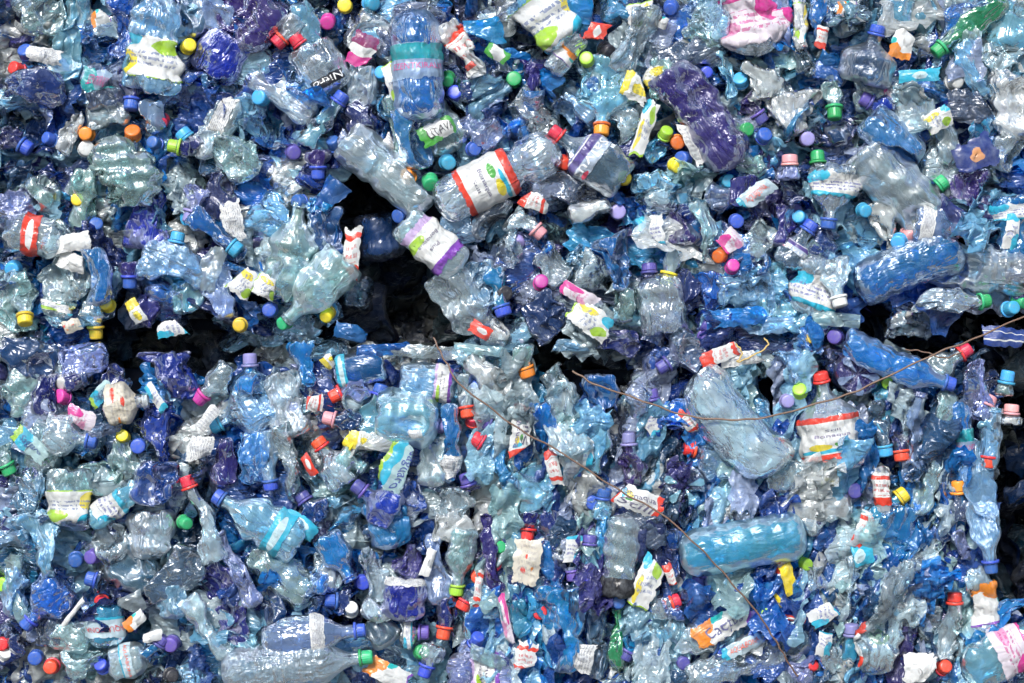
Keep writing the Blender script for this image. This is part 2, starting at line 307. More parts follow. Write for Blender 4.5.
def bottle_grid(rng, L, W, k, neck=True, ribs=False, bend=0.0, cells=1.0, rn=6.6, calm=False, dome=False, waist=0.0):
    """wall of a pressed PET bottle as a grid (rings along x, base at 0, mouth at L), in picture units"""
    R = W / 2
    flat, nd, amp, fs = CR[k]
    amp *= 0.55 + 0.8 * rng.random()
    if not neck: rn = R * 0.55
    nx = max(16, int(L / 2.3 / cells)); ntm = int(np.clip(math.pi * W / 2.5 / cells, 18, 72))
    nl = min(9.0, L * 0.2) if neck else 0.0
    sh = min(W * 0.85, (L - nl) * 0.42) if neck else min(W * 0.38, L * 0.3)
    bl = min(0.16 * W + 2, L * 0.15)
    if dome: bl = 0.42 * W
    x = np.concatenate([[0.16 * bl * 2, 0.05 * bl, 0.0, 0.06 * bl, 0.3 * bl], np.linspace(0.65 * bl, L, nx)])
    t = np.clip(x / bl, 0, 1)
    r = R * (0.72 + 0.28 * np.sqrt(np.clip(1 - (1 - t) ** 2, 0, 1)))
    r[0] = 0.02 * R; r[1] = 0.42 * R; r[2] = 0.66 * R
    if dome:
        r = R * (0.30 + 0.70 * np.sqrt(np.clip(1 - (1 - t) ** 2, 0, 1))); r[0] = 0.02 * R; r[1] = 0.16 * R; r[2] = 0.28 * R
    u = np.clip((x - (L - nl - sh)) / sh, 0, 1)
    su = (1 - np.cos(u * math.pi)) / 2
    r = np.where(u > 0, rn + (r - rn) * (1 - su ** 1.1), r)
    if not neck:
        q = np.clip((x - (L - sh)) / sh, 0, 1); r = np.where(q > 0, R * np.sqrt(np.maximum(1 - q ** 2.4, 0.0)) + 0.3, r)
    wgt = np.clip((L - nl * 1.1 - x) / (sh * 0.8), 0, 1) if neck else np.ones_like(x)
    if waist: r = r * (1 - 0.26 * np.exp(-((x - waist * L) / 7.0) ** 2))
    if ribs:
        pr = 7.5 + 4 * rng.random()
        body = (x > bl) & (u <= 0.1)
        r = r * (1 - 0.075 * body * (0.5 + 0.5 * np.cos(x / pr * 2 * math.pi)) ** 2)
    elif rng.random() < 0.5 and L > 60 and not dome:
        c0 = L * (0.35 + 0.2 * rng.random()); r = r * (1 - 0.10 * np.exp(-((x - c0) / 5) ** 2) * wgt)
    th = np.linspace(0, 2 * math.pi, ntm, endpoint=False)
    X = np.repeat(x[:, None], ntm, 1); TH = np.repeat(th[None], len(x), 0); Rr = np.repeat(r[:, None], ntm, 1); WG = np.repeat(wgt[:, None], ntm, 1)
    # base petals
    pet = np.exp(-(X / (bl * 0.9)) ** 2)
    X = X + pet * 0.10 * R * (np.cos(TH * 5) > 0.2) * (Rr > 0.3 * R)
    # slanting pressed folds
    fo = (0.03, 0.06, 0.10, 0.10)[k]
    per = 14 + 14 * rng.random(); sl = rng.integers(-2, 3)
    Rr = Rr * (1 + fo * WG * tri(X / per + sl * TH / (2 * math.pi)))
    Y = Rr * np.cos(TH); Z = Rr * np.sin(TH)
    fl = flat * (0.85 + 0.3 * rng.random()); FL = 1 - (1 - fl) * np.clip(WG * 1.4, 0, 1)
    Y = Y * (1 + 0.12 * (1 - FL)); Z = Z * FL
    p = np.stack([X, Y, Z], -1).reshape(-1, 3); w = WG.reshape(-1, 1)
    for j in range(nd):
        ph = rng.random() * 6.28; tx = (rng.random() - 0.5) * 1.5
        if calm: ph = -0.2 - rng.random() * 2.74
        n = np.array([tx, math.cos(ph), math.sin(ph) * 1.3]); n /= np.linalg.norm(n)
        c = np.array([L * (0.08 + 0.8 * rng.random()), 0, 0])
        rad = R * math.sqrt(math.cos(ph) ** 2 + (fl * math.sin(ph)) ** 2)
        h = rad * ((0.72, 0.6, 0.45, 0.4)[k] + 0.38 * rng.random())
        q = p - c
        d = q @ n - h - (np.linalg.norm(q - (q @ n)[:, None] * n, axis=1) / (R * (1.1 + rng.random()))) ** 2 * rad * 0.5
        d = d + (wave(p[:, 0], rng, 2, 24) + wave(p[:, 1] + p[:, 2], rng, 2, 24)) * R * 0.06
        p = p - np.where(d > 0, d, 0)[:, None] * (1.7 * n) * w
    xx = p[:, 0]
    if k >= 1:
        a = (0, 1.0, 2.2, 3.0)[k]
        p[:, 2] += wave(xx, rng, 3, 70) * a * 1.2
        p[:, 1] *= 1 + wave(xx, rng, 3, 60) * 0.05 * k * w[:, 0]
        p[:, 1] += wave(xx, rng, 2, 120) * a * 0.9
        tw = (rng.random() - 0.5) * 0.5 * k * (xx / L - 0.5)
        y, z = p[:, 1].copy(), p[:, 2].copy()
        p[:, 1] = y * np.cos(tw) - z * np.sin(tw); p[:, 2] = y * np.sin(tw) + z * np.cos(tw)
    # sharp creases
    G = p.reshape(len(x), ntm, 3)
    nrm = normals(G)
    TF = TH.ravel(); XF = X.ravel()
    wa = np.sin(TF * 2 + rng.random() * 6) * 0.5 + np.sin(TF * 3 + XF / 17) * 0.35
    wb = wave(XF, rng, 3, 40) * 0.6
    sx, st = ((16, 13), (14, 11), (13, 9), (20, 7.5))[k]
    tot = np.zeros(len(p)); girth = math.pi * W
    for q, am in ((1.0, 1.0), (0.5, 0.5)):
        nw = max(4, int(girth / (st * q)))
        tot += am * crease(XF / (sx * q) + wa + 3, TF / (2 * math.pi) * nw + wb + 2 * nw, rng, nw)
    p = p + nrm.reshape(-1, 3) * (tot * amp * 1.05)[:, None] * w
    if bend:
        s = (p[:, 0] / L); p[:, 1] += bend * (4 * s * (1 - s)) 
    p[:, 0] -= L / 2
    return p.reshape(len(x), ntm, 3), x, nl

def normals(G, wrap=True):
    a = np.gradient(G, axis=0)
    b = (np.roll(G, -1, 1) - np.roll(G, 1, 1)) if wrap else np.gradient(G, axis=1)
    n = np.cross(b, a); l = np.linalg.norm(n, axis=-1, keepdims=True)
    return n / np.maximum(l, 1e-6)

# caps: three shared shapes, knurled lathe
def lathe(prof, n=54, knurl=None):
    V = []
    for i, (x, r) in enumerate(prof):
        for j in range(n):
            a = j / n * 2 * math.pi
            rr = r * (1 - (0.045 if (j % 3 == 0) else 0)) if knurl and i in knurl else r
            V.append((x, rr * math.cos(a), rr * math.sin(a)))
    return np.array(V) * U, grid_faces(len(prof), n, True)
def make_cap(R, H):
    prof = [(0, R * 0.86), (0, R), (0.6, R), (H * 0.45, R * .99), (H * 0.82, R * 0.975), (H * 0.93, R * 0.93), (H + .1, R * 0.80), (H + .35, R * 0.6), (H + .5, R * 0.3), (H + .5, 0.02)]
    V, F = lathe(prof, 54, (1, 2, 3, 4))
    return mesh_from('cap', V, F, CAPM['b'])
CAP_ME = [make_cap(8.2, 9.5), make_cap(8.8, 8.5), make_cap(7.7, 11.0)]
RING_ME = mesh_from('neck_ring', *lathe([(-0.3, 7.2), (-0.3, 8.9), (2.2, 8.9), (2.4, 7.4)], 40), CAPM['b'])
RIM_ME = mesh_from('mouth_rim', *lathe([(-5, 6.7), (-4.8, 8.6), (-3.6, 8.6), (-3.4, 7.0), (-2.2, 7.6), (-1.6, 7.0), (-0.8, 7.6), (0, 7.1), (0.5, 6.8), (0.3, 5.6), (-9, 5.4)], 36), PL['P'])
SPORT = mesh_from('sport_cap', *lathe([(0, 7.5), (0, 8.6), (7, 8.4), (8.2, 6.2), (8.6, 4.2), (14, 4.0), (15, 4.6), (17, 4.4), (17.4, 0.02)], 40), CAPM['b'])

def set_mat(o, m):
    o.material_slots[0].link = 'OBJECT'; o.material_slots[0].material = m

def frame_matrix(loc, ax, roll=0.0, face=Vector((0, -1, 0))):
    a = Vector(ax).normalized()
    n = face - face.dot(a) * a
    if n.length < 0.05: n = Vector((0, 0, 1)) - a.z * a
    n.normalize(); b = n.cross(a)
    M = Matrix((a, b, n)).transposed().to_4x4()
    if roll: M = M @ Matrix.Rotation(roll, 4, 'X')
    return Matrix.Translation(loc) @ M

# text printed on a label: letters follow the grid of the label
_txt = {}
def text_tris(s, bold=False):
    if s in _txt: return _txt[s]
    cu = bpy.data.curves.new('lettering', 'FONT'); cu.body = s; cu.size = 1; cu.resolution_u = 2
    if bold: cu.offset = 0.02
    o = bpy.data.objects.new('lettering', cu); COL.objects.link(o)
    dg = bpy.context.evaluated_depsgraph_get(); me = bpy.data.meshes.new_from_object(o.evaluated_get(dg))
    me.calc_loop_triangles()
    V = np.array([v.co[:2] for v in me.vertices]); T = np.array([t.vertices[:] for t in me.loop_triangles])
    bpy.data.objects.remove(o)
    # split the long triangles so letters can bend
    for _ in range(2):
        nv = list(map(tuple, V)); nt_ = []; cache = {}
        def mid(a, b):
            k = (min(a, b), max(a, b))
            if k not in cache:
                cache[k] = len(nv); nv.append(tuple((np.array(nv[a]) + np.array(nv[b])) / 2))
            return cache[k]
        for a, b, c in T:
            ab, bc, ca = mid(a, b), mid(b, c), mid(c, a)
            nt_ += [(a, ab, ca), (ab, b, bc), (ca, bc, c), (ab, bc, ca)]
        V = np.array(nv); T = np.array(nt_)
    V = V - V.min(0); h = V.max(0)
    _txt[s] = (V / h, T, h[0] / h[1])
    return _txt[s]

TXT = {  # design -> list of (string, u0, v0, u1, v1, colour, turned)   u runs along the bottle, v across the front
 'sr': [('Bonaqua', .50, .24, .60, .76, (.14, .12, .26), 1), ('Still', .66, .38, .72, .6, (.12, .12, .2), 1)],
 'tl': [('SZENTKIRALYI', .56, .06, .72, .94, (.55, .08, .28), 1)],
 'lv': [('Salvus', .10, .02, .52, .98, (.85, .87, .9), 1)],
 'bk': [('Nitro', .2, .1, .8, .9, (.85, .85, .85), 1)],
 'gt': [('LITAVA', .36, .12, .66, .88, (.03, .03, .05), 1)],
 'pu': [('Bonaqua', .34, .24, .44, .76, (.14, .12, .22), 1), ('Plus', .54, .38, .62, .62, (.14, .12, .22), 1)],
 'ag': [('Saguaro', .52, .06, .9, .94, (.05, .10, .30), 1)],
 'oc': [('Cactus', .42, .1, .66, .9, (.12, .12, .30), 1)],
 'pk': [('AQUABONA', .4, .04, .7, .96, (.75, .08, .08), 1)],
}

def lettering(G, design, parent, n_off=0.5, flip=False, wide=False, arc=0.4):
    """G: label grid (a along, b across the front) already in metres"""
    a, b = G.shape[:2]
    nr = normals(G, wrap=False)
    if nr[..., 2].mean() < 0: nr = -nr
    groups = {}
    TX = TXT.get(design, ())
    for i_, (s, u0, v0, u1, v1, c, t) in enumerate(TX):
        V, T, asp = text_tris(s)
        # string runs along v (across the bottle), letter height along u
        uu = u1 - V[:, 1] * (u1 - u0); vv = v0 + V[:, 0] * (v1 - v0)
        if not flip: uu = u0 + u1 - uu; vv = v0 + v1 - vv
        if wide:
            uu = 0.2 + 0.64 * V[:, 0]; q0 = 0.28 if len(TX) == 1 else (0.52, 0.16)[i_]; vv = q0 + V[:, 1] * (0.42 if len(TX) == 1 else 0.28)
        vv = 0.5 + (vv - 0.5) * min(1.0, 0.40 / arc)
        gi = np.clip(uu, 0, 1) * (a - 1); gj = np.clip(vv, 0, 1) * (b - 1)
        i0 = np.minimum(gi.astype(int), a - 2); j0 = np.minimum(gj.astype(int), b - 2)
        fi = (gi - i0)[:, None]; fj = (gj - j0)[:, None]
        def bil(A): return (A[i0, j0] * (1 - fi) * (1 - fj) + A[i0 + 1, j0] * fi * (1 - fj) + A[i0, j0 + 1] * (1 - fi) * fj + A[i0 + 1, j0 + 1] * fi * fj)
        pts = bil(G) + bil(nr) * n_off * U
        groups.setdefault(c, []).append((pts, T))
    for c, parts in groups.items():
        Vs, Ts, o = [], [], 0
        for p_, t_ in parts: Vs.append(p_); Ts.append(t_ + o); o += len(p_)
        link('lettering', mesh_from('lettering', np.concatenate(Vs), np.concatenate(Ts), ink(c), smooth=False), parent)

def label_part(G, x, L, t0, t1, arc, design, root, rng, flip=False, torn=0.0):
    """film label around part of a bottle wall; arc = fraction of the girth, centred on the front (+z)"""
    ntm = G.shape[1]
    i0 = int(np.searchsorted(x, t0 * L)); i1 = max(i0 + 3, int(np.searchsorted(x, t1 * L)))
    i1 = min(i1, G.shape[0] - 2)
    half = max(3, int(ntm * arc / 2)); mid = ntm // 4
    js = np.arange(mid + half, mid - half - 1, -1) % ntm
    nr = normals(G)
    if (nr[..., 2] * G[..., 2]).sum() < 0: nr = -nr
    S = (G[i0:i1] + nr[i0:i1] * 0.9)[:, js]
    # wrinkles of loose film
    a, b = S.shape[:2]
    w = facet(S.reshape(-1, 3), rng, 9.0).reshape(a, b) - 0.2
    S = S + nr[i0:i1][:, js] * np.clip(w, 0, 1)[..., None] * 1.4
    if torn:
        S[0] += np.array([1, 0, 0]) * rng.random((b, 1)) * torn; S[-1] -= np.array([1, 0, 0]) * rng.random((b, 1)) * torn
    S = S * U
    uu, vv = np.meshgrid(np.linspace(0, 1, a), np.linspace(0, 1, b), indexing='ij')
    uv = np.stack([uu, vv], -1).reshape(-1, 2)
    
    o = link('label', mesh_from('label', S.reshape(-1, 3), grid_faces(a, b, False), DES[design][0], uv), root)
    lettering(S, design, o, 0.5, flip, False, arc)
    return o

COUNT = {'bottle': 0}
PLACED = []      # (object, x, y, info) for describing neighbours

def bottle(x0, y0, x1, y1, w, pl, cap, k=1, z=10, tilt=0, des=None, lt=(0.3, 0.62), arc=0.62, ribs=False, bend=0, roll=0.0,
           flip=False, label=None, seed=None, landmark=None, dome=False, waist=0.0, name='crushed_bottle', group='crushed plastic bottles pressed into the bales'):
    """base end (x0, y0), mouth end (x1, y1), width w, depth z behind the bale face, tilt > 0 brings the mouth forward"""
    rng = np.random.default_rng(seed if seed is not None else int(x0 * 7 + y0 * 131 + x1 * 17 + y1 * 3 + w) % 99991)
    A, B = pos(x0, y0, z + tilt / 2), pos(x1, y1, z - tilt / 2)
    L = max((B - A).length / U, w * 0.55, 16)
    neck = cap != '.'
    H = 9.0 if cap not in '.-' else 0
    Lb = L - H * 0.9 if neck else L
    G, x, nl = bottle_grid(rng, Lb, w, k, neck, ribs, bend, calm=bool(des) or dome, dome=dome, waist=waist)
    G[..., 0] -= H * 0.45
    ax = (B - A) if (B - A).length > 1e-4 else Vector((1, 0, 0))
    root = bpy.data.objects.new(name, None); COL.objects.link(root)
    root.matrix_world = frame_matrix((A + B) / 2, ax, roll)
    root.empty_display_size = 0.02
    V = G.reshape(-1, 3) * U
    body = link('body', mesh_from('bottle_body', V, grid_faces(G.shape[0], G.shape[1], True), PL[pl]), root)
    c1 = G[-1].mean(0); c0 = G[-4].mean(0)
    if neck:
        M = frame_matrix(Vector(c1 * U), Vector(c1 - c0) if np.linalg.norm(c1 - c0) > 0.1 else Vector((1, 0, 0)), 0, Vector((0, 0, 1)))
        if cap == '-':
            o = link('neck', RIM_ME, root); set_mat(o, PL[pl]); o.matrix_local = M @ Matrix.Translation((2 * U, 0, 0))
        else:
            v = int(rng.integers(0, 3)); kk = SPORT if cap.isupper() else CAP_ME[v]
            o = link('cap', kk, root); set_mat(o, CAPM[cap.lower()])
            s = 0.86 + 0.1 * rng.random()
            o.matrix_local = M @ Matrix.Translation((-0.6 * U, 0, 0)) @ Matrix.Diagonal((s, s, s, 1))
            r_ = link('neck_ring', RING_ME, root); set_mat(r_, CAPM[cap.lower()]); r_.matrix_local = M @ Matrix.Translation((-3.6 * U, 0, 0))
    if des:
        label_part(G, x, Lb, lt[0], lt[1], arc, des, root, rng, flip, torn=2.5 if k > 1 else 0.8)
    if tilt < -40:      # moulded star of the foot
        SV, SF = [], []
        for q in range(5):
            a0 = q * 2 * math.pi / 5 + 0.4; o_ = len(SV)
            for rr, hw in ((3, .16), (w * .22, .17), (w * .38, .24), (w * .45, .12)):
                for sgn in (-1, 1): SV.append((-Lb / 2 - H * .45 - (2.2 if rr > 4 else 0.8), rr * math.cos(a0 + sgn * hw), rr * math.sin(a0 + sgn * hw)))
            for m_ in range(3): SF.append((o_ + 2 * m_, o_ + 2 * m_ + 1, o_ + 2 * m_ + 3, o_ + 2 * m_ + 2))
        link('foot_star', mesh_from('foot_star', np.array(SV) * U, SF, PL['L' if pl == 'V' else 'P'], smooth=False), root)
    COUNT['bottle'] += 1
    root['category'] = 'bottle'; root['group'] = group
    PLACED.append(dict(o=root, x=(x0 + x1) / 2, y=(y0 + y1) / 2, cx=x1, cy=y1, L=L, w=w, pl=pl, cap=cap, des=des, label=label, landmark=landmark,
                       ang=math.degrees(math.atan2(-(y1 - y0), x1 - x0)), kind='bottle', k=k))
    return root

def sheet(x, y, w, h, ang, design=None, pl=None, z=4, fold=2, amp=2.2, label=None, landmark=None, name='label_scrap', cat='label scrap', group=None, seed=None, tiltx=0.0, tilty=0.0, curl=3.0):
    """loose piece of label or film, folded and creased"""
    rng = np.random.default_rng(seed if seed is not None else int(x * 13 + y * 7 + w * 3) % 99991)
    a, b = max(8, int(w / 1.8)), max(8, int(h / 1.8))
    X, Y = np.meshgrid(np.linspace(-w / 2, w / 2, a), np.linspace(-h / 2, h / 2, b), indexing='ij')
    u = X / w + .5; v = Y / h + .5
    # ragged outline
    X = X + wave(Y, rng, 3, 14) * w * 0.035 + wave(Y, rng, 2, 40) * w * 0.035 * np.sign(X)
    Y = Y + wave(X, rng, 3, 14) * h * 0.035 + wave(X, rng, 2, 40) * h * 0.035 * np.sign(Y)
    p = np.stack([X, Y, -curl * ((2 * u - 1) ** 2 + 0.6 * (2 * v - 1) ** 2)], -1).reshape(-1, 3)
    for j in range(fold):
        ph = rng.random() * 6.28; n = np.array([math.cos(ph), math.sin(ph), (rng.random() - .2) * 0.9]); n /= np.linalg.norm(n)
        d = p @ n - max(w, h) * (0.22 + 0.2 * rng.random())
        p = p - np.where(d > 0, d, 0)[:, None] * n * (0.5 + rng.random())
    UU, VV = (X + w).ravel(), (Y + h).ravel()
    p[:, 2] += crease(UU / 10 + wave(VV, rng, 2, 30) * .3 + 1, VV / 8 + wave(UU, rng, 2, 30) * .3 + 1, rng) * amp * .8 + crease(UU / 4.5 + 1, VV / 5 + 1, rng) * amp * .3
    p[:, 2] += wave(p[:, 0], rng, 2, 40) * 1.2
    uv = np.stack([u, v], -1).reshape(-1, 2)
    mat = DES[design][0] if design else PL[pl]
    o = link(name, mesh_from(name, p * U, grid_faces(a, b, False), mat, uv))
    r = math.radians(ang)
    M = frame_matrix(pos(x, y, z), Vector((math.cos(r), 0, math.sin(r))))
    o.matrix_world = M @ Matrix.Rotation(tiltx, 4, 'X') @ Matrix.Rotation(tilty, 4, 'Y')
    if design: lettering((p * U).reshape(a, b, 3), design, o, 0.6, False, w > h)
    o['category'] = cat
    if group: o['group'] = group
    PLACED.append(dict(o=o, x=x, y=y, cx=x, cy=y, L=w, w=h, pl=pl, cap='.', des=design, label=label, landmark=landmark, ang=ang, kind='sheet', k=2))
    return o

def loose_cap(x, y, c, dx=0, dy=0, z=2, face=1.0, label=None, landmark=None):
    """a cap on its own with the neck stub behind it; dx, dy = where its top leans"""
    root = bpy.data.objects.new('bottle_cap', None); COL.objects.link(root)
    rng = random.Random(int(x * 3 + y * 11))
    if abs(dx) + abs(dy) > 0.06: dx = dx * 1.6 + rng.uniform(-.35, .35); dy = dy * 1.6 + rng.uniform(-.45, .35)
    root.matrix_world = frame_matrix(pos(x, y, z + 17), Vector((dx, -face, -dy)), 0, Vector((0, 0, 1))) @ Matrix.Scale(rng.uniform(.82, .94), 4)
    root.empty_display_size = 0.01
    o = link('cap_top', rng.choice(CAP_ME), root); set_mat(o, CAPM[c])
    r = link('neck_ring', RING_ME, root); set_mat(r, CAPM[c]); r.matrix_local = Matrix.Translation((-3.2 * U, 0, 0))
    n = link('neck', RIM_ME, root); set_mat(n, PL[rng.choice('PCB')]); n.matrix_local = Matrix.Translation((-0.5 * U, 0, 0))
    root['category'] = 'bottle cap'; root['group'] = 'bottle caps poking out of the bales'
    PLACED.append(dict(o=root, x=x, y=y, cx=x, cy=y, L=16, w=16, pl=None, cap=c, des=None, label=label, landmark=landmark, ang=0, kind='cap', k=0))
    return root
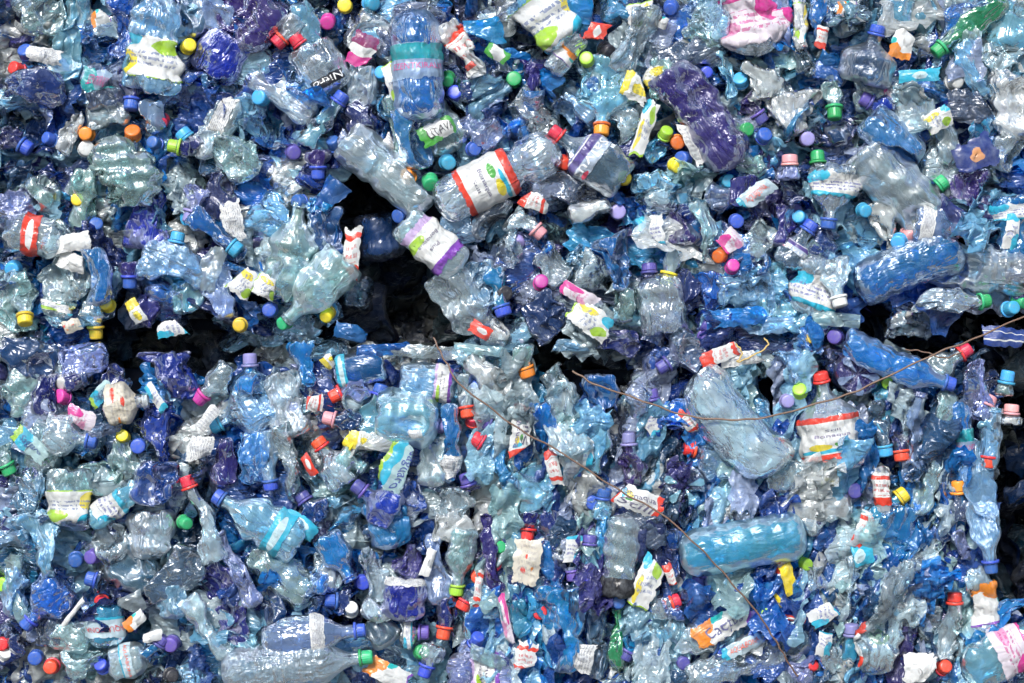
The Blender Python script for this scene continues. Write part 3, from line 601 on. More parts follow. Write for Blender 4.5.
# ------------------------------------------------------------------ the pile, item by item
# bottle: x0 y0 x1 y1 width plastic cap crush depth [flags] | label ; landmark phrase
# S: x y w h angle material depth | label ; landmark      K: x y colour dx dy depth | label
T = """
415 10 420 122 50 M . 0 -28 dome =tl @.30,.66 a1.1 f | tall upright blue bottle with teal and magenta lettered label and gathered top ; the tall upright blue bottle
558 146 436 207 47 C . 0 -18 dome w.33 =sr @.36,.80 a.9 f | clear bent bottle lying aslant with red edged white label below the tall blue bottle ; the bent red-labelled bottle
624 182 552 130 46 K r 1 -16 =lv @.40,.72 a.8 f | smoky bottle with red cap and violet label with white script ; the violet script-labelled bottle
666 70 735 167 48 V . 1 -14 a.5 b5 | large glossy violet bottle lying aslant right of the yellow-white label ; the large violet bottle
962 250 856 290 46 M . 0 -20 b-5 dome | large blue bottle lying on its side above the right end of the dark gap ; the large blue side-lying bottle
862 84 879 24 56 S b 0 -26 T10 | slate blue wide-shouldered bottle standing upright with blue cap near the top right ; the slate blue jug
698 372 784 468 56 H . 0 -26 b-12 dome | big clear bottle lying aslant just under the long rusty wire ; the big clear slanting bottle
680 556 806 533 48 A . 0 -26 dome | big turquoise bottle lying on its side crossed by the lower wire ; the big turquoise bottle
836 470 820 371 58 C r 1 -18 =sr @.12,.60 a.85 | clear upright bottle with red cap and large red edged white label ; the red-capped Bonaqua bottle
376 416 440 420 60 P . 0 -18 | squarish pale blue bottle with small white sticker in lower left bale ; the squarish pale blue bottle
222 672 371 657 44 H g 0 -26 R dome | long cloudy bottle with green cap lying along the bottom edge ; the long green-capped bottle
262 640 366 630 42 L b 0 -24 dome =ww @.5,.68 a.7 | lilac rounded bottle lying above the long green-capped bottle ; the lilac rounded bottle
120 208 114 136 72 G . 2 -16 | wide flattened greenish clear bottle standing upright in upper left bale ; the wide greenish bottle
345 138 432 206 46 C . 0 -12 | clear bottle slanting down over the top of the dark hollow ; the bottle over the dark hollow
403 220 462 270 40 C . 1 -10 =pu @.15,.85 a.8 | clear bottle with purple edged white label hanging beside the dark hollow ; the purple-labelled bottle
602 62 602 134 78 P o 2 -6 T26 | wide crumpled pale blue bottle with orange cap facing forward ; the wide orange-capped bottle
440 272 482 330 44 C . 1 0 | clear bottle hanging at the lower right edge of the dark hollow
665 334 660 274 48 C . 1 -12 | cloudy clear bottle standing upright like a bell below the yellow cap ; the bell-shaped clear bottle
845 340 955 386 30 B b 1 -18 b-4 | long blue bottle with blue cap lying under the right end of the wire ; the long blue bottle under the wire
696 456 756 454 52 P . 1 2 =wc @.5,.85 a.7 | curled pale blue bottle with white and cyan label under the big clear bottle ; the curled blue bottle
300 546 214 494 46 P b 1 -14 =cy @.15,.4 a.7 | pale blue bottle with blue cap and cyan label patch slanting down right ; the cyan-patched bottle
1036 276 925 262 46 C . 1 -4 | clear rounded bottle behind the large blue bottle at the right edge
910 308 991 300 42 C g 2 -14 | crumpled clear bottle with green cap at the right end of the dark gap ; the green-capped bottle by the gap
862 148 932 222 54 C . 1 -10 | broad clear bottle slanting down above the large blue side-lying bottle ; the broad clear bottle
868 116 918 164 40 A . 0 -16 | smooth light blue bottle slanting down right below the slate blue jug ; the smooth light blue bottle
888 556 872 674 46 C . 3 -14 =rp @.5,.95 a.7 | tall flattened clear bottle with red and white label at its lower end ; the tall red-footed bottle
975 438 992 572 32 P b 2 -14 | long pale blue bottle hanging cap down at the right edge of the lower bale ; the long cap-down bottle
1044 636 962 672 46 P . 1 -14 =wm @.2,.6 a.8 | pale bottle with white and magenta label in the bottom right corner ; the magenta-labelled corner bottle
105 406 146 400 40 W - 1 -14 =cr @.02,.8 a1.1 | egg-shaped cream bottle with red marks and an open black neck ; the cream egg-shaped bottle
45 430 98 442 46 C b 1 -12 | grey clear bottle with blue cap beside the pink crumpled film ; the grey clear bottle
348 484 316 438 38 C r 1 -2 | small round clear bottle with red cap left of the aqua label
700 343 659 370 46 S v 1 -12 | dark slate bottle with violet cap just under the middle of the dark gap ; the dark violet-capped bottle
564 588 560 672 52 B . 2 -18 | bulging bright blue crumpled bottle with white sticker near the bottom ; the bulging blue bottle
617 597 626 514 34 C . 1 -14 =kb @0,.27 a1.1 | clear tapering bottle with a black cup-like foot ; the black-footed bottle
286 300 300 204 52 G - 1 -2 T10 | greenish clear wrinkled bottle standing at the right side of upper left bale
346 258 288 320 50 G - 1 -12 | greenish clear bottle slanting down left with open green neck beside the hollow ; the bottle with open green neck
310 45 334 92 46 C . 1 -8 =bk @.64,.9 a.42 | clear rounded bottle with black label and white letters ; the black-labelled bottle
256 72 316 116 34 C . 1 0 | grey clear bottle lying aslant left of the black-labelled bottle
385 364 333 374 34 D . 0 -2 =cy @.7,.95 | deep blue rounded bottle with cyan label end at the top of lower bale
365 380 331 398 36 L r 1 -2 | lilac crumpled bottle with red neck ring under the deep blue rounded bottle
400 380 456 386 38 P . 1 -4 =pu @.6,.95 a.7 | pale blue bottle with faint violet label above the squarish bottle
255 548 314 600 40 G . 1 -2 | greenish clear bottle slanting down toward the white cap
325 535 350 579 32 B - 1 -10 | blue bottle with open dark neck pointing down right ; the open-necked blue bottle
250 386 250 347 38 B u 1 -2 | blue bottle with lilac cap at the top of the lower left bale
272 400 211 427 52 P c 1 -2 | large pale blue bottle with light blue cap above the white sticker tile
215 562 185 478 28 C r 2 -4 | narrow clear bottle with red cap beside the deep blue ball-shaped bottle
465 528 455 596 30 G l 1 -4 R | ribbed greenish bottle hanging down with lime green cap
925 376 970 349 30 C r 1 -2 | short clear bottle with red cap at the upper right of the lower bale
912 482 918 394 22 L - 2 -4 | narrow lilac bottle with open round mouth upward
858 374 850 370 48 V . 0 -4 T-60 | dark violet bottle seen from below with a pale star-shaped foot ; the star-footed bottle
684 486 680 482 46 K . 0 -2 T-60 | smoky bottle seen from its round foot under the small red cap
765 480 836 464 42 C . 1 -2 R | ribbed clear bottle lying on its side below the red-capped Bonaqua bottle
775 510 852 505 32 W . 1 -4 | cloudy white bottle lying flat above the big turquoise bottle's right end
5 232 66 240 40 C . 1 -12 =rd @.3,.62 a.8 | clear bottle lying flat with an orange red band near the left edge ; the orange-banded bottle
140 260 202 284 42 P . 1 -10 b8 R | ribbed pale bottle bent in an arc in the upper left bale ; the bent ribbed bottle
90 248 98 306 24 B . 1 -16 b6 | narrow bright blue bottle standing curved left of the blue cap ; the curved bright blue bottle
190 214 240 252 22 B c 2 -4 | thin bright blue bottle with light blue cap slanting down right
20 20 60 0 52 G . 2 2
75 -5 62 80 30 P . 2 4
5 92 66 96 42 N . 2 -10 b12 | dark navy bottle crushed into a U shape under two red caps ; the navy U-shaped bottle
125 -6 119 58 26 B . 2 2
148 92 164 0 54 P . 2 -8 =wg @.1,.6 a.75 | pale blue bottle with white, green and cyan label at the top left ; the top left green-white label
105 108 98 62 36 K . 2 0 =tl @.3,.8 a.8 | crushed smoky bottle with a teal lettered label patch
135 70 129 110 26 N b 2 2
208 76 234 34 48 D . 1 2
205 92 240 84 42 A . 2 6
210 110 238 124 40 C . 2 2 =ww @.1,.8
230 -8 275 42 62 V . 1 -8 | big dark violet rounded bottle at the top edge ; the big top violet bottle
192 -8 194 38 28 S . 1 4
218 -10 222 30 36 L . 2 2
170 70 172 118 22 L . 3 2
150 100 150 134 26 L . 2 2
86 118 130 118 30 C . 2 2
60 152 80 112 20 W . 2 0
2 130 30 150 26 V b 2 4
205 125 206 160 26 C . 2 2
214 134 258 172 44 G . 2 -2
198 150 180 130 22 N c 1 0
190 150 169 146 18 N l 1 -4 | dark necked bottle with lime green cap below the small red cap
300 2 316 52 24 P . 2 2
302 20 274 45 24 C r 1 -2
312 58 294 36 20 P r 1 0
376 28 388 56 20 K . 2 6
362 66 362 108 28 C . 1 4
306 146 345 94 18 P b 2 -2
352 104 374 128 42 V . 3 4
452 26 468 80 16 V . 3 2
446 20 484 74 24 W . 3 -12 =rw @.08,.95 a.8 | flattened white tube-like bottle with red printing right of the tall blue bottle ; the red-white tube
462 110 500 70 46 P . 2 2
470 140 496 118 44 L . 1 0
425 108 456 150 44 G . 1 2
402 106 428 168 38 M . 1 -16 | blue bottle standing under the tall upright blue bottle
396 96 402 164 28 G . 2 2
530 -8 566 46 54 P . 2 -10 =wg @.05,.95 a.9 | bottle with a broad white and lime green label at the top middle ; the top middle white-green label
580 36 548 72 24 C . 1 -2 =or @.35,.7 a.5
642 0 618 72 38 C . 3 0
662 100 660 56 24 G . 2 2 =ye @.2,.8
655 62 718 38 46 K . 2 2
700 22 716 50 36 G . 2 2
744 -10 756 54 54 C . 2 -10 =wm @.05,.9 a.9 | bottle wrapped in a white and magenta label at the top right ; the top magenta label
537 60 540 102 40 V . 2 4
516 98 548 128 48 C . 3 2
560 95 600 120 50 P . 2 8
612 110 640 128 38 C . 3 4
722 50 728 100 20 P . 2 4
746 62 768 100 36 W . 3 2
740 150 766 168 32 G . 2 4
744 98 764 122 28 V v 2 4
642 150 664 140 30 A . 2 4
600 160 640 150 38 N . 2 8
545 178 618 204 34 K . 1 2 R | ribbed smoky bottle lying under the violet script-labelled bottle
774 -4 786 52 30 L . 2 2 =wm @.2,.8
797 -6 800 52 18 W . 2 0 =wg @.1,.9 a.8
818 -8 822 48 22 B . 2 2
802 44 806 78 20 K . 2 2
838 2 858 30 38 C . 2 4
880 6 936 22 42 P . 1 2
1000 -6 934 54 36 E g 1 -6 | green tinted bottle with green cap pointing down left at the top right ; the green tinted bottle
975 10 966 44 30 G . 1 -4
1012 2 1010 54 52 P . 1 2
975 62 1024 50 50 C . 3 2
962 42 988 98 26 P . 2 -2
1016 60 1022 138 50 W . 2 -4
852 92 908 96 42 C . 2 2 =wm @.5,.7 a.4
892 114 861 97 26 D v 1 -4
900 82 922 136 42 C . 3 -2 =wc @.05,.4
936 126 948 166 40 C . 2 4
792 92 794 134 48 W . 3 0 | crumpled white-grey bottle above the lilac cap at the upper right
772 68 780 100 40 C . 2 4
832 80 834 118 20 G g 2 0
830 140 848 128 26 N - 1 2
820 60 840 86 30 B . 3 4
975 118 984 150 38 A . 2 2
1010 136 1010 172 38 C . 2 2
788 180 788 154 26 L p 2 0
822 180 818 152 26 C g 2 4
34 178 50 210 42 G . 2 2
84 168 92 240 30 G . 2 2
0 216 38 208 44 L . 2 4
140 190 142 248 56 D . 3 2 | crumpled deep blue bottle mass under the wide greenish bottle
200 188 188 222 28 L u 2 0
222 172 222 222 42 V . 2 2
224 212 236 262 30 D . 3 4
172 262 179 232 24 K c 1 -2
20 268 24 334 50 G . 2 4
50 262 84 300 46 C . 2 2
62 300 58 316 34 G . 2 4 =wg @.2,.8
95 300 96 338 42 C y 1 2
150 300 152 338 36 V . 3 4
178 276 182 324 42 P . 2 2
210 272 216 332 42 L . 2 -2 | violet tinged clear bottle hanging over the dark gap beside the yellow cap
24 282 27 326 30 G y 2 0 T20 | greenish bottle with yellow cap at the left edge of the dark gap
130 262 130 287 22 V b 1 -2
318 150 319 178 24 V b 1 0
326 210 334 262 38 D . 2 2
378 214 382 262 52 N . 0 60
346 288 372 296 34 K . 1 40
440 218 488 226 40 P . 2 2
504 196 478 240 26 K . 1 0
480 262 486 308 32 P . 2 2
492 268 506 316 22 B b 2 0
474 300 500 322 28 L . 2 6
512 214 544 236 32 C p 2 -2
570 216 612 208 20 W . 1 -6 | small white bottle lying flat with a thin red line
538 254 566 280 42 C . 2 2
574 250 606 284 44 P . 3 2
610 236 630 290 44 B . 2 -10 | crumpled blue bottle standing right of the small white bottle ; the crumpled blue bottle
650 172 666 238 54 P . 3 0
680 212 682 246 28 V . 2 4
700 200 710 264 26 G . 3 -2
706 194 728 204 32 L . 2 2
740 176 742 206 34 V . 1 2
746 232 770 252 44 C . 2 2
676 250 666 284 18 C y 1 0
650 285 650 262 20 V v 1 2
686 268 692 306 32 V . 3 0 | dark violet crumpled bottle right of the bell-shaped clear bottle
624 296 622 332 36 G . 2 0
530 300 560 338 48 N . 3 2
500 240 520 260 38 C . 2 4
716 292 776 284 56 P . 2 -2 | large pale blue bottle crushed flat above the violet caps
706 272 712 312 26 B . 3 4
672 345 690 330 36 N . 2 4
716 330 702 322 24 V v 1 0
785 204 786 248 34 V . 2 0
835 164 828 230 46 C b 2 -8 =wc @.1,.6 a.8 | clear bottle with large white and cyan label left of the broad clear bottle ; the cyan-labelled clear bottle
784 266 813 222 28 K b 1 -2 =lv @.3,.6 | smoky bottle with blue cap and dark printed label slanting up right
880 202 892 258 34 W . 3 -2 | flattened crinkled white-clear bottle left of the two light caps
914 222 970 232 34 L p 1 -14 =ww @.05,.42 a.9 | lilac clear bottle with pink cap and plain white label ; the pink-capped bottle
926 196 946 180 34 C g 2 2
970 172 972 204 40 V . 3 4
1010 196 1016 264 38 B . 2 0 =wc @.1,.4
832 258 842 308 30 C w 2 -12 T14 | clear bottle with white cap facing forward above the dark gap ; the white-capped bottle
826 258 806 314 42 C . 2 0 =wc @.3,.9
776 262 782 320 46 P . 2 2
1018 262 1030 300 30 V . 2 2
890 316 936 330 44 C . 2 14
700 318 830 326 26 P . 3 6
800 250 815 262 30 G . 2 6
0 350 54 372 46 N . 2 -2 b5
4 384 34 402 44 G . 2 0
60 364 108 356 34 L . 2 0
44 376 50 416 34 N . 2 0
105 364 127 378 28 N - 1 0
64 382 86 378 18 N - 1 2
176 344 178 394 66 D . 3 -8 | crumpled deep blue bottle mass hanging below the gap at the left ; the deep blue mass
160 402 164 462 42 D . 3 0
232 360 197 394 32 C m 2 -2 | clear crumpled bottle with thin magenta cap right of the deep blue mass
18 420 56 468 42 G . 2 -2 | greenish clear bottle slanting with the left Saguaro label
0 446 12 474 30 G g 2 -2
70 468 70 526 44 G . 1 -12 =wg @.35,.95 a.8 | round-shouldered clear bottle with lime and white label at the left ; the lime-labelled bottle
88 522 142 488 24 P . 2 -4 =wc @.1,.7 a.8
126 440 128 482 38 G . 2 0
98 462 104 498 38 G . 2 4
158 462 156 506 44 D . 2 -10 | ball-shaped deep blue bottle left of the narrow red-capped bottle ; the deep blue ball
4 490 44 506 50 P . 3 0
24 470 48 484 36 N . 2 4
248 432 250 484 36 A . 3 0
222 438 224 486 26 V . 3 2
306 342 304 388 28 B . 3 2
281 372 292 436 38 C . 2 0 | crumpled lilac-clear bottle standing left of the pink cap
360 424 324 418 24 N p 2 -2 | dark bottle with pink cap pointing left
364 452 346 438 20 K y 2 0
365 440 381 384 30 P b 2 2
276 428 326 508 28 C . 3 -2
258 432 273 491 24 P b 2 0
396 516 355 485 40 D v 1 -12 | glossy deep blue bottle with violet cap under the aqua label ; the violet-capped deep blue bottle
322 520 300 492 34 D v 2 -2
340 452 363 468 30 G - 1 -2
474 352 512 396 34 W . 2 -4 | pale cloudy bottle slanting at the top of the lower bale
464 374 468 418 24 C r 2 0
510 428 480 420 30 P v 1 0
490 448 473 437 28 P r 1 -2
450 404 448 484 18 B . 2 -2 =ww @.6,.95 a.9 | narrow blue bottle with white sticker near its lower end
432 438 434 486 30 C . 2 0
504 446 506 510 22 A . 3 0
456 488 456 522 34 C . 3 -2
406 478 408 514 38 D . 3 2
470 492 465 475 22 V v 1 0
520 346 528 378 28 G o 2 0
545 366 562 384 34 C . 2 2
600 366 602 402 32 D . 2 0 | deep blue rounded crumpled bottle just right of the orange-brown cap
566 380 570 462 42 C . 3 -4 | long pressed clear bottle standing right of the red and white label strip
541 402 542 450 24 B . 3 0
598 474 604 413 24 P c 2 -2
600 520 604 488 20 P b 1 -2
586 446 576 474 26 C b 2 0
630 368 634 420 24 C . 3 -2
628 486 627 434 32 V u 2 -2 | dark violet bottle with lilac cap standing in the middle of the lower bale
658 440 652 389 22 D v 2 0
672 400 674 446 30 B . 3 0
710 452 684 448 24 N r 1 0
504 470 550 496 50 P . 2 0
640 455 650 480 40 K . 3 4
788 350 796 384 32 P . 3 0
892 372 896 442 36 A . 3 0
946 392 916 514 28 G . 3 -4 | long pressed greenish bottle slanting beside the open round mouth
874 396 884 457 20 K c 2 -2
880 512 882 464 16 W . 2 -2 =rw @.1,.9 a.9
898 420 902 462 22 N r 2 0
958 400 966 462 20 B . 1 -4 =tl @.45,.95 a.9 | narrow blue bottle with teal label end at the right of the lower bale
962 522 957 482 24 K o 1 -2
975 360 978 420 26 L . 3 0
986 470 996 410 20 P - 1 -2
1010 425 1012 403 24 W p 0 -2 | small white bottle with wide pink cap at the right edge over the dark hollow
1004 395 1007 372 20 G c 1 2
980 420 992 396 22 L p 1 0
988 420 990 468 22 P r 3 0 
980 482 984 530 28 C . 3 2
1044 486 1004 500 34 N . 2 120
300 172 338 196 36 D . 3 6
312 214 338 200 26 B . 3 4
600 338 640 346 26 N . 2 4
930 450 945 540 24 D . 3 4
845 420 858 466 26 C . 3 0 =rw @.2,.9 a.6
870 520 907 492 24 A y 2 2
32 514 46 578 52 P . 3 -12 | crumpled icy pale bottle standing in the lower left ; the icy crumpled bottle
110 512 110 562 38 C . 2 0
150 510 152 560 46 C . 1 -2 | round clear bottle with wrinkled foot beside the green cap at the lower left
8 514 10 552 38 N . 2 2
18 566 18 618 28 P . 2 0
62 582 24 628 44 B b 1 -12 | bright blue fan-shaped bottle with blue cap pointing down left ; the fan-shaped blue bottle
46 646 50 612 30 K . 2 2
98 580 90 578 24 N b 1 0
116 552 152 588 44 S . 2 0
143 588 202 558 42 K . 2 -2
106 602 108 648 36 A . 1 -2 =pk @.25,.8 a.8
170 582 176 618 36 P . 2 0
187 598 228 660 24 C . 2 -4
52 630 92 642 34 G . 1 0
66 668 106 652 36 G . 2 0
110 664 146 656 34 C . 1 0 =pk @.3,.7 a.6
148 660 166 636 32 B v 2 0
204 566 254 644 52 N . 2 2
218 532 254 606 20 L . 3 -2
236 640 252 678 40 P . 3 0
320 552 323 594 36 C . 2 0
350 602 326 600 26 N b 1 -2
262 590 280 624 32 N . 2 0
380 536 374 622 32 C . 3 -2 | tall crumpled grey-clear bottle right of the white cap
382 496 398 548 42 B . 2 -2
400 572 414 546 32 V . 2 0
405 578 404 622 40 D . 1 -12 =ww @0,.18 a.7 | round deep blue bottle with a white rim right of the white cap ; the round deep blue bottle
372 618 392 644 30 K . 1 0
400 632 430 632 32 C v 1 0 =wc @.1,.6
438 534 440 604 24 L . 2 0
436 520 458 526 32 W . 3 -2
450 596 443 638 22 N r 1 -2
472 590 461 611 20 K r 1 0
470 652 478 638 26 L b 1 0 T18
490 514 492 596 20 V . 3 0
476 598 482 642 30 P . 2 0
448 676 514 672 46 L . 2 0 =pu @.3,.8 a.8
434 644 423 676 26 C b 1 0
530 512 528 540 22 N r 1 2
546 512 552 537 22 N - 1 0
576 510 558 562 18 C . 2 -2
585 604 590 534 22 P v 1 -4 | slim pale bottle with violet cap upward in the lower middle
552 540 556 604 32 B . 3 0
572 566 575 581 20 L v 1 0
603 514 606 566 20 A . 3 0
670 530 674 582 26 D . 3 0
650 612 681 599 30 C r 1 0
700 572 698 584 24 V v 1 2
712 566 718 599 22 P - 1 0
596 588 602 680 26 S . 3 2
615 604 616 670 15 E . 3 0 | thin dark green crushed bottle standing upright at the bottom middle
642 600 648 640 36 D . 2 2
662 618 670 672 44 P . 2 0
636 634 623 660 24 B v 1 -2
684 634 726 652 30 C b 1 -2
688 680 784 648 32 C . 2 -4 | long clear bottle lying aslant at the bottom right of the middle
516 600 524 640 28 A . 3 0
812 566 810 618 32 C . 2 0
802 520 840 516 34 C . 2 0
776 534 800 532 34 S . 1 -2
842 556 846 618 28 C . 2 0
850 660 850 624 22 A u 2 0
780 650 808 632 34 K . 1 0
904 506 892 560 42 B . 3 -2
944 496 904 626 26 C . 3 -2
932 572 896 690 24 V . 3 0
948 660 955 592 24 C r 3 -4 | narrow clear bottle with red cap standing near the right side at the bottom
974 566 986 634 28 C . 2 -2 =or @.2,.9 a.9
964 642 1030 596 26 B . 2 0
966 560 960 530 22 L . 3 2
830 640 842 680 32 C . 2 0
815 655 790 680 30 L . 2 0
640 668 600 690 36 G . 2 2
920 610 930 640 34 C . 3 2
S 44 55 16 36 80 ww 0 | torn cream-white scrap beside the blue cap at the upper left
S 99 17 20 16 20 or 0 | crumpled orange and yellow scrap at the top left
S 97 80 32 22 -12 tl -8 | small teal lettered label piece left of the top left green-white label
S 362 50 34 26 70 ma -2 | crumpled magenta and dark label left of the tall upright blue bottle
S 393 84 46 13 -72 wg -6 | narrow green and white strip along the tall blue bottle's left side
S 440 129 44 21 28 gt -12 | green label with black letters right of the tall blue bottle ; the green Litava label
S 484 30 36 36 20 FB 0
S 497 53 24 14 -30 gr -2
S 388 145 24 14 60 ww 0
S 583 9 42 28 -10 FB -4
S 597 31 32 20 60 rd -4 | red and white torn film below the blue film at the top
S 642 15 28 30 -80 wg -4 | white film with lime marks hanging at the top
S 633 86 40 26 -28 ye -10 | torn white and yellow label above the orange-capped bottle ; the yellow-white label
S 662 22 18 12 -20 or 0
S 645 128 56 15 72 wg -6 | narrow white strip with lime end standing above the yellow cap
S 692 142 50 13 -62 ww -4
S 848 7 20 13 0 or -4
S 903 42 34 22 75 or -6 | colourful orange and blue label piece beside the slate blue jug
S 920 75 44 13 4 cy -6 | bright cyan label strip right of the slate blue jug
S 973 107 52 34 -5 FK -2 | creased grey film below the green tinted bottle
S 938 120 30 22 28 wg -8 | white and lime label curl right of the smooth light blue bottle
S 975 156 46 34 28 nv -6 | dark violet wrapper with orange patch near the right edge
S 822 37 22 12 80 rw -4
S 67 243 46 19 8 wh -8 | pure white torn sheet lying by the orange-banded bottle ; the white torn sheet
S 72 262 30 18 -20 wh -4
S 232 221 22 40 10 ww -2
S 70 326 28 14 20 cr -4
S 135 311 26 13 -60 ye -4
S 172 328 36 16 10 wc -4
S 210 268 44 22 70 FC -4
S 245 284 30 30 -40 wg -4 | white and green label corner at the right end of upper left bale
S 268 288 30 22 -30 wg -6
S 351 254 54 17 84 rw -8 | red and white strip standing at the left side of the dark hollow ; the red-white strip
S 482 331 26 14 -30 rd -6 | red film tip at the lower right of the dark hollow
S 534 201 32 17 -20 rw -8 | pink and white printed label below the bent bottle
S 652 232 34 26 -80 wc -8 | white and cyan label on the crumpled pale bottle left of the centre right
S 756 194 42 18 38 pk -8 | pale label with red capital letters left of the two blue caps
S 732 240 24 22 40 wm -4 | pink and white crumpled film above the magenta cap
S 579 295 40 15 -28 wm -6
S 591 320 46 28 -35 wg -8 | white label with green dot and cyan edge hanging over the dark gap ; the green-dotted label
S 737 317 62 18 6 FB -8 | bright blue creased film above the two violet caps
S 953 213 66 18 -35 FV -6 | violet film strip behind the pink-capped bottle
S 843 320 62 14 -5 FG -4
S 766 326 60 16 4 FP 0
S 1004 337 56 20 -6 bs -4 | dark blue printed sheet at the right end of the dark gap
S 903 314 20 8 0 or 10
S 30 445 44 19 -42 ag -8 | label with white and aqua lettering at the left edge of lower bale ; the left Saguaro label
S 80 419 30 22 -20 wm -6 | pink crumpled film left of the cream egg-shaped bottle ; the pink film
S 104 430 52 12 16 FK -6
S 100 394 30 14 48 ag -4
S 155 397 34 10 -55 wc -4
S 199 449 28 27 -3 ww -10 | square white sticker with small print in the lower left bale ; the square white sticker
S 206 420 34 12 52 ww -4
S 313 402 20 20 -10 rw -4
S 329 361 14 14 40 ye -4
S 360 442 26 22 -10 ye -6 | yellow and white label piece left of the squarish pale blue bottle
S 308 464 26 9 -60 rd -2
S 397 467 34 50 -32 ag -12 | aqua and green label lettered upright below the squarish pale blue bottle ; the aqua Saguaro label
S 413 434 17 9 0 ww -34
S 428 352 76 13 -4 FC -4
S 521 431 52 20 84 sr -10 | white label strip with red ends standing left of the middle wire ; the red-ended strip
S 553 466 40 13 -74 rw -8
S 586 452 42 15 84 wc -6
S 637 500 54 24 -22 sr -12 | white leaf-shaped label with red edge crossed by the wire ; the leaf-shaped label
S 688 422 34 12 -55 rw -4
S 722 354 46 16 22 rw -6 | red and white label flap at the top of the big clear bottle
S 745 358 50 14 10 ww -2
S 650 420 40 16 -60 wc 0
S 832 485 20 18 -10 wg -4
S 75 516 30 14 -10 wg -2
S 71 615 40 5 52 wh -4
S 137 619 32 13 40 or -6 | orange label piece in the lower left bale
S 130 604 28 20 20 FC -2
S 152 636 20 12 10 wh -4
S 428 563 28 10 72 wh -6 | small white film tile standing right of the round deep blue bottle
S 478 588 38 8 84 rw -4
S 506 622 52 9 -78 wm -6
S 483 656 50 14 -24 FG -4
S 388 674 46 22 -28 or -6 | orange and white label at the bottom edge
S 527 562 46 28 84 cr -8 | crumpled cream-white paper left of the two open necks ; the cream-white paper
S 573 551 36 17 84 wc -8
S 645 528 50 48 30 FK -8 | creased grey transparent film above the white-green leaf label
S 647 583 54 24 68 wg -12 | pointed white label with green patch right of the black-footed bottle
S 671 577 26 9 -70 rw -4
S 579 657 30 32 -14 ww -14 | square white paper sticker on the bulging blue bottle
S 722 626 58 25 30 oc -12 | folded orange and white label with dark letters near the lower wire ; the folded orange label
S 744 646 46 14 26 pk -8
S 720 672 40 12 30 FA -4
S 525 660 38 22 78 rw -4
S 780 562 30 16 60 rw -4
S 789 579 34 14 -72 yy -8 | bright yellow film strip left of the lime cap at the lower right
S 774 596 28 8 -50 yy -6
S 825 614 34 18 30 wc -6
S 825 642 30 15 80 wc -6
S 793 619 26 6 -10 rd -4
S 863 530 40 14 70 rw -6
S 860 556 28 20 10 cy -4
S 920 668 30 36 -88 wh -12 | blank white bottle sleeve standing at the bottom right ; the blank white sleeve
S 460 530 30 18 40 FW -2
S 300 525 36 20 -30 cy -6
S 20 612 34 14 -60 FG 0
S 1012 232 40 14 80 wc -4
S 690 640 40 22 20 FC 0
S 905 575 34 18 70 FC 0
S 380 350 60 12 4 FB -2
S 480 350 50 10 -6 FG -2
S 350 332 44 16 -12 FB 0
S 332 190 42 26 40 FD 2
S 570 345 46 12 0 FP 4
K 19 70 r -.3 0 -4 | red cap touching the navy U-shaped bottle
K 38 90 r .2 .2 -8
K 27 54 b 0 -.3 -2
K 188 47 y .3 0 -4 | small yellow cap beside the top left green-white label
K 162 120 r .2 .2 -4
K 87 134 o 0 .05 -8 | orange cap facing forward above the wide greenish bottle
K 86 149 w 0 .1 -6
K 133 135 o -.1 -.4 -6
K 156 144 b -.4 0 -6
K 52 140 b -.3 0 -4
K 247 44 b 0 .5 -4
K 345 6 y 0 0 -2 | yellow cap at the top edge left of the tall blue bottle
K 370 3 c .4 0 -2
K 328 21 m 0 .2 -4
K 262 98 c -.1 .1 -6
K 383 74 c -.2 .1 -6 | light blue cap touching the tall upright blue bottle
K 307 137 k .2 .4 -2
K 293 152 v 0 .1 -4
K 335 146 b -.2 -.4 -2
K 448 78 g .2 .2 -4
K 456 94 b -.2 .1 -4
K 447 162 c .1 .2 -6
K 473 149 b .2 0 -4
K 550 47 c -.3 -.2 -4
K 587 60 l .1 .1 -8 | lime green cap below the red film at the top
K 605 49 k .5 .2 -2
K 706 73 b 0 .05 -6 | blue cap facing forward at the upper end of the large violet bottle
K 741 82 c 0 -.3 -2
K 745 130 g .2 .1 -6
K 665 135 l .2 -.3 -6
K 677 142 o .2 .1 -4
K 675 165 y .2 .2 -6
K 684 159 b -.3 .1 -4
K 763 137 b .3 0 -4
K 563 162 r .3 .1 -8 | red cap between the bent bottle and the violet script label
K 671 7 b 0 .3 -4
K 514 80 g 0 .2 0
K 953 82 w .1 .1 -6 | white cap below the green tinted bottle
K 807 139 u 0 .05 -8 | lilac cap facing forward under the crumpled white-grey bottle
K 79 200 y 0 0 -4
K 96 226 b .1 -.2 -4
K 190 218 c -.4 .1 -4
K 108 305 y 0 -.3 -8 | yellow cap under the curved bright blue bottle
K 14 268 c .1 .1 -2
K 240 325 y 0 .05 -10 | yellow cap facing forward beside the left dark gap ; the yellow cap by the left gap
K 301 202 b -.4 .1 -6
K 328 313 y -.1 .4 -6
K 270 310 b 0 0 -4
K 286 322 g -.2 .2 -6
K 409 177 o 0 -.1 -14 | orange cap on the bottle over the dark hollow
K 430 181 g 0 .4 -12 | green cap between the hollow and the bent red-labelled bottle
K 401 215 b -.2 .1 -2
K 418 213 c .1 .1 -4
K 503 293 k .1 .1 -8 | black cap right of the dark hollow
K 517 239 u 0 .4 -4
K 541 283 m 0 -.2 -6 | magenta cap in the centre above the green-dotted label
K 618 212 u 0 0 -6
K 624 178 y 0 .05 -12 | yellow cap facing forward right of the violet script-labelled bottle
K 736 221 b 0 .1 -4
K 727 182 c 0 .1 -4
K 722 255 o -.4 0 -6
K 732 267 m .1 -.1 -8
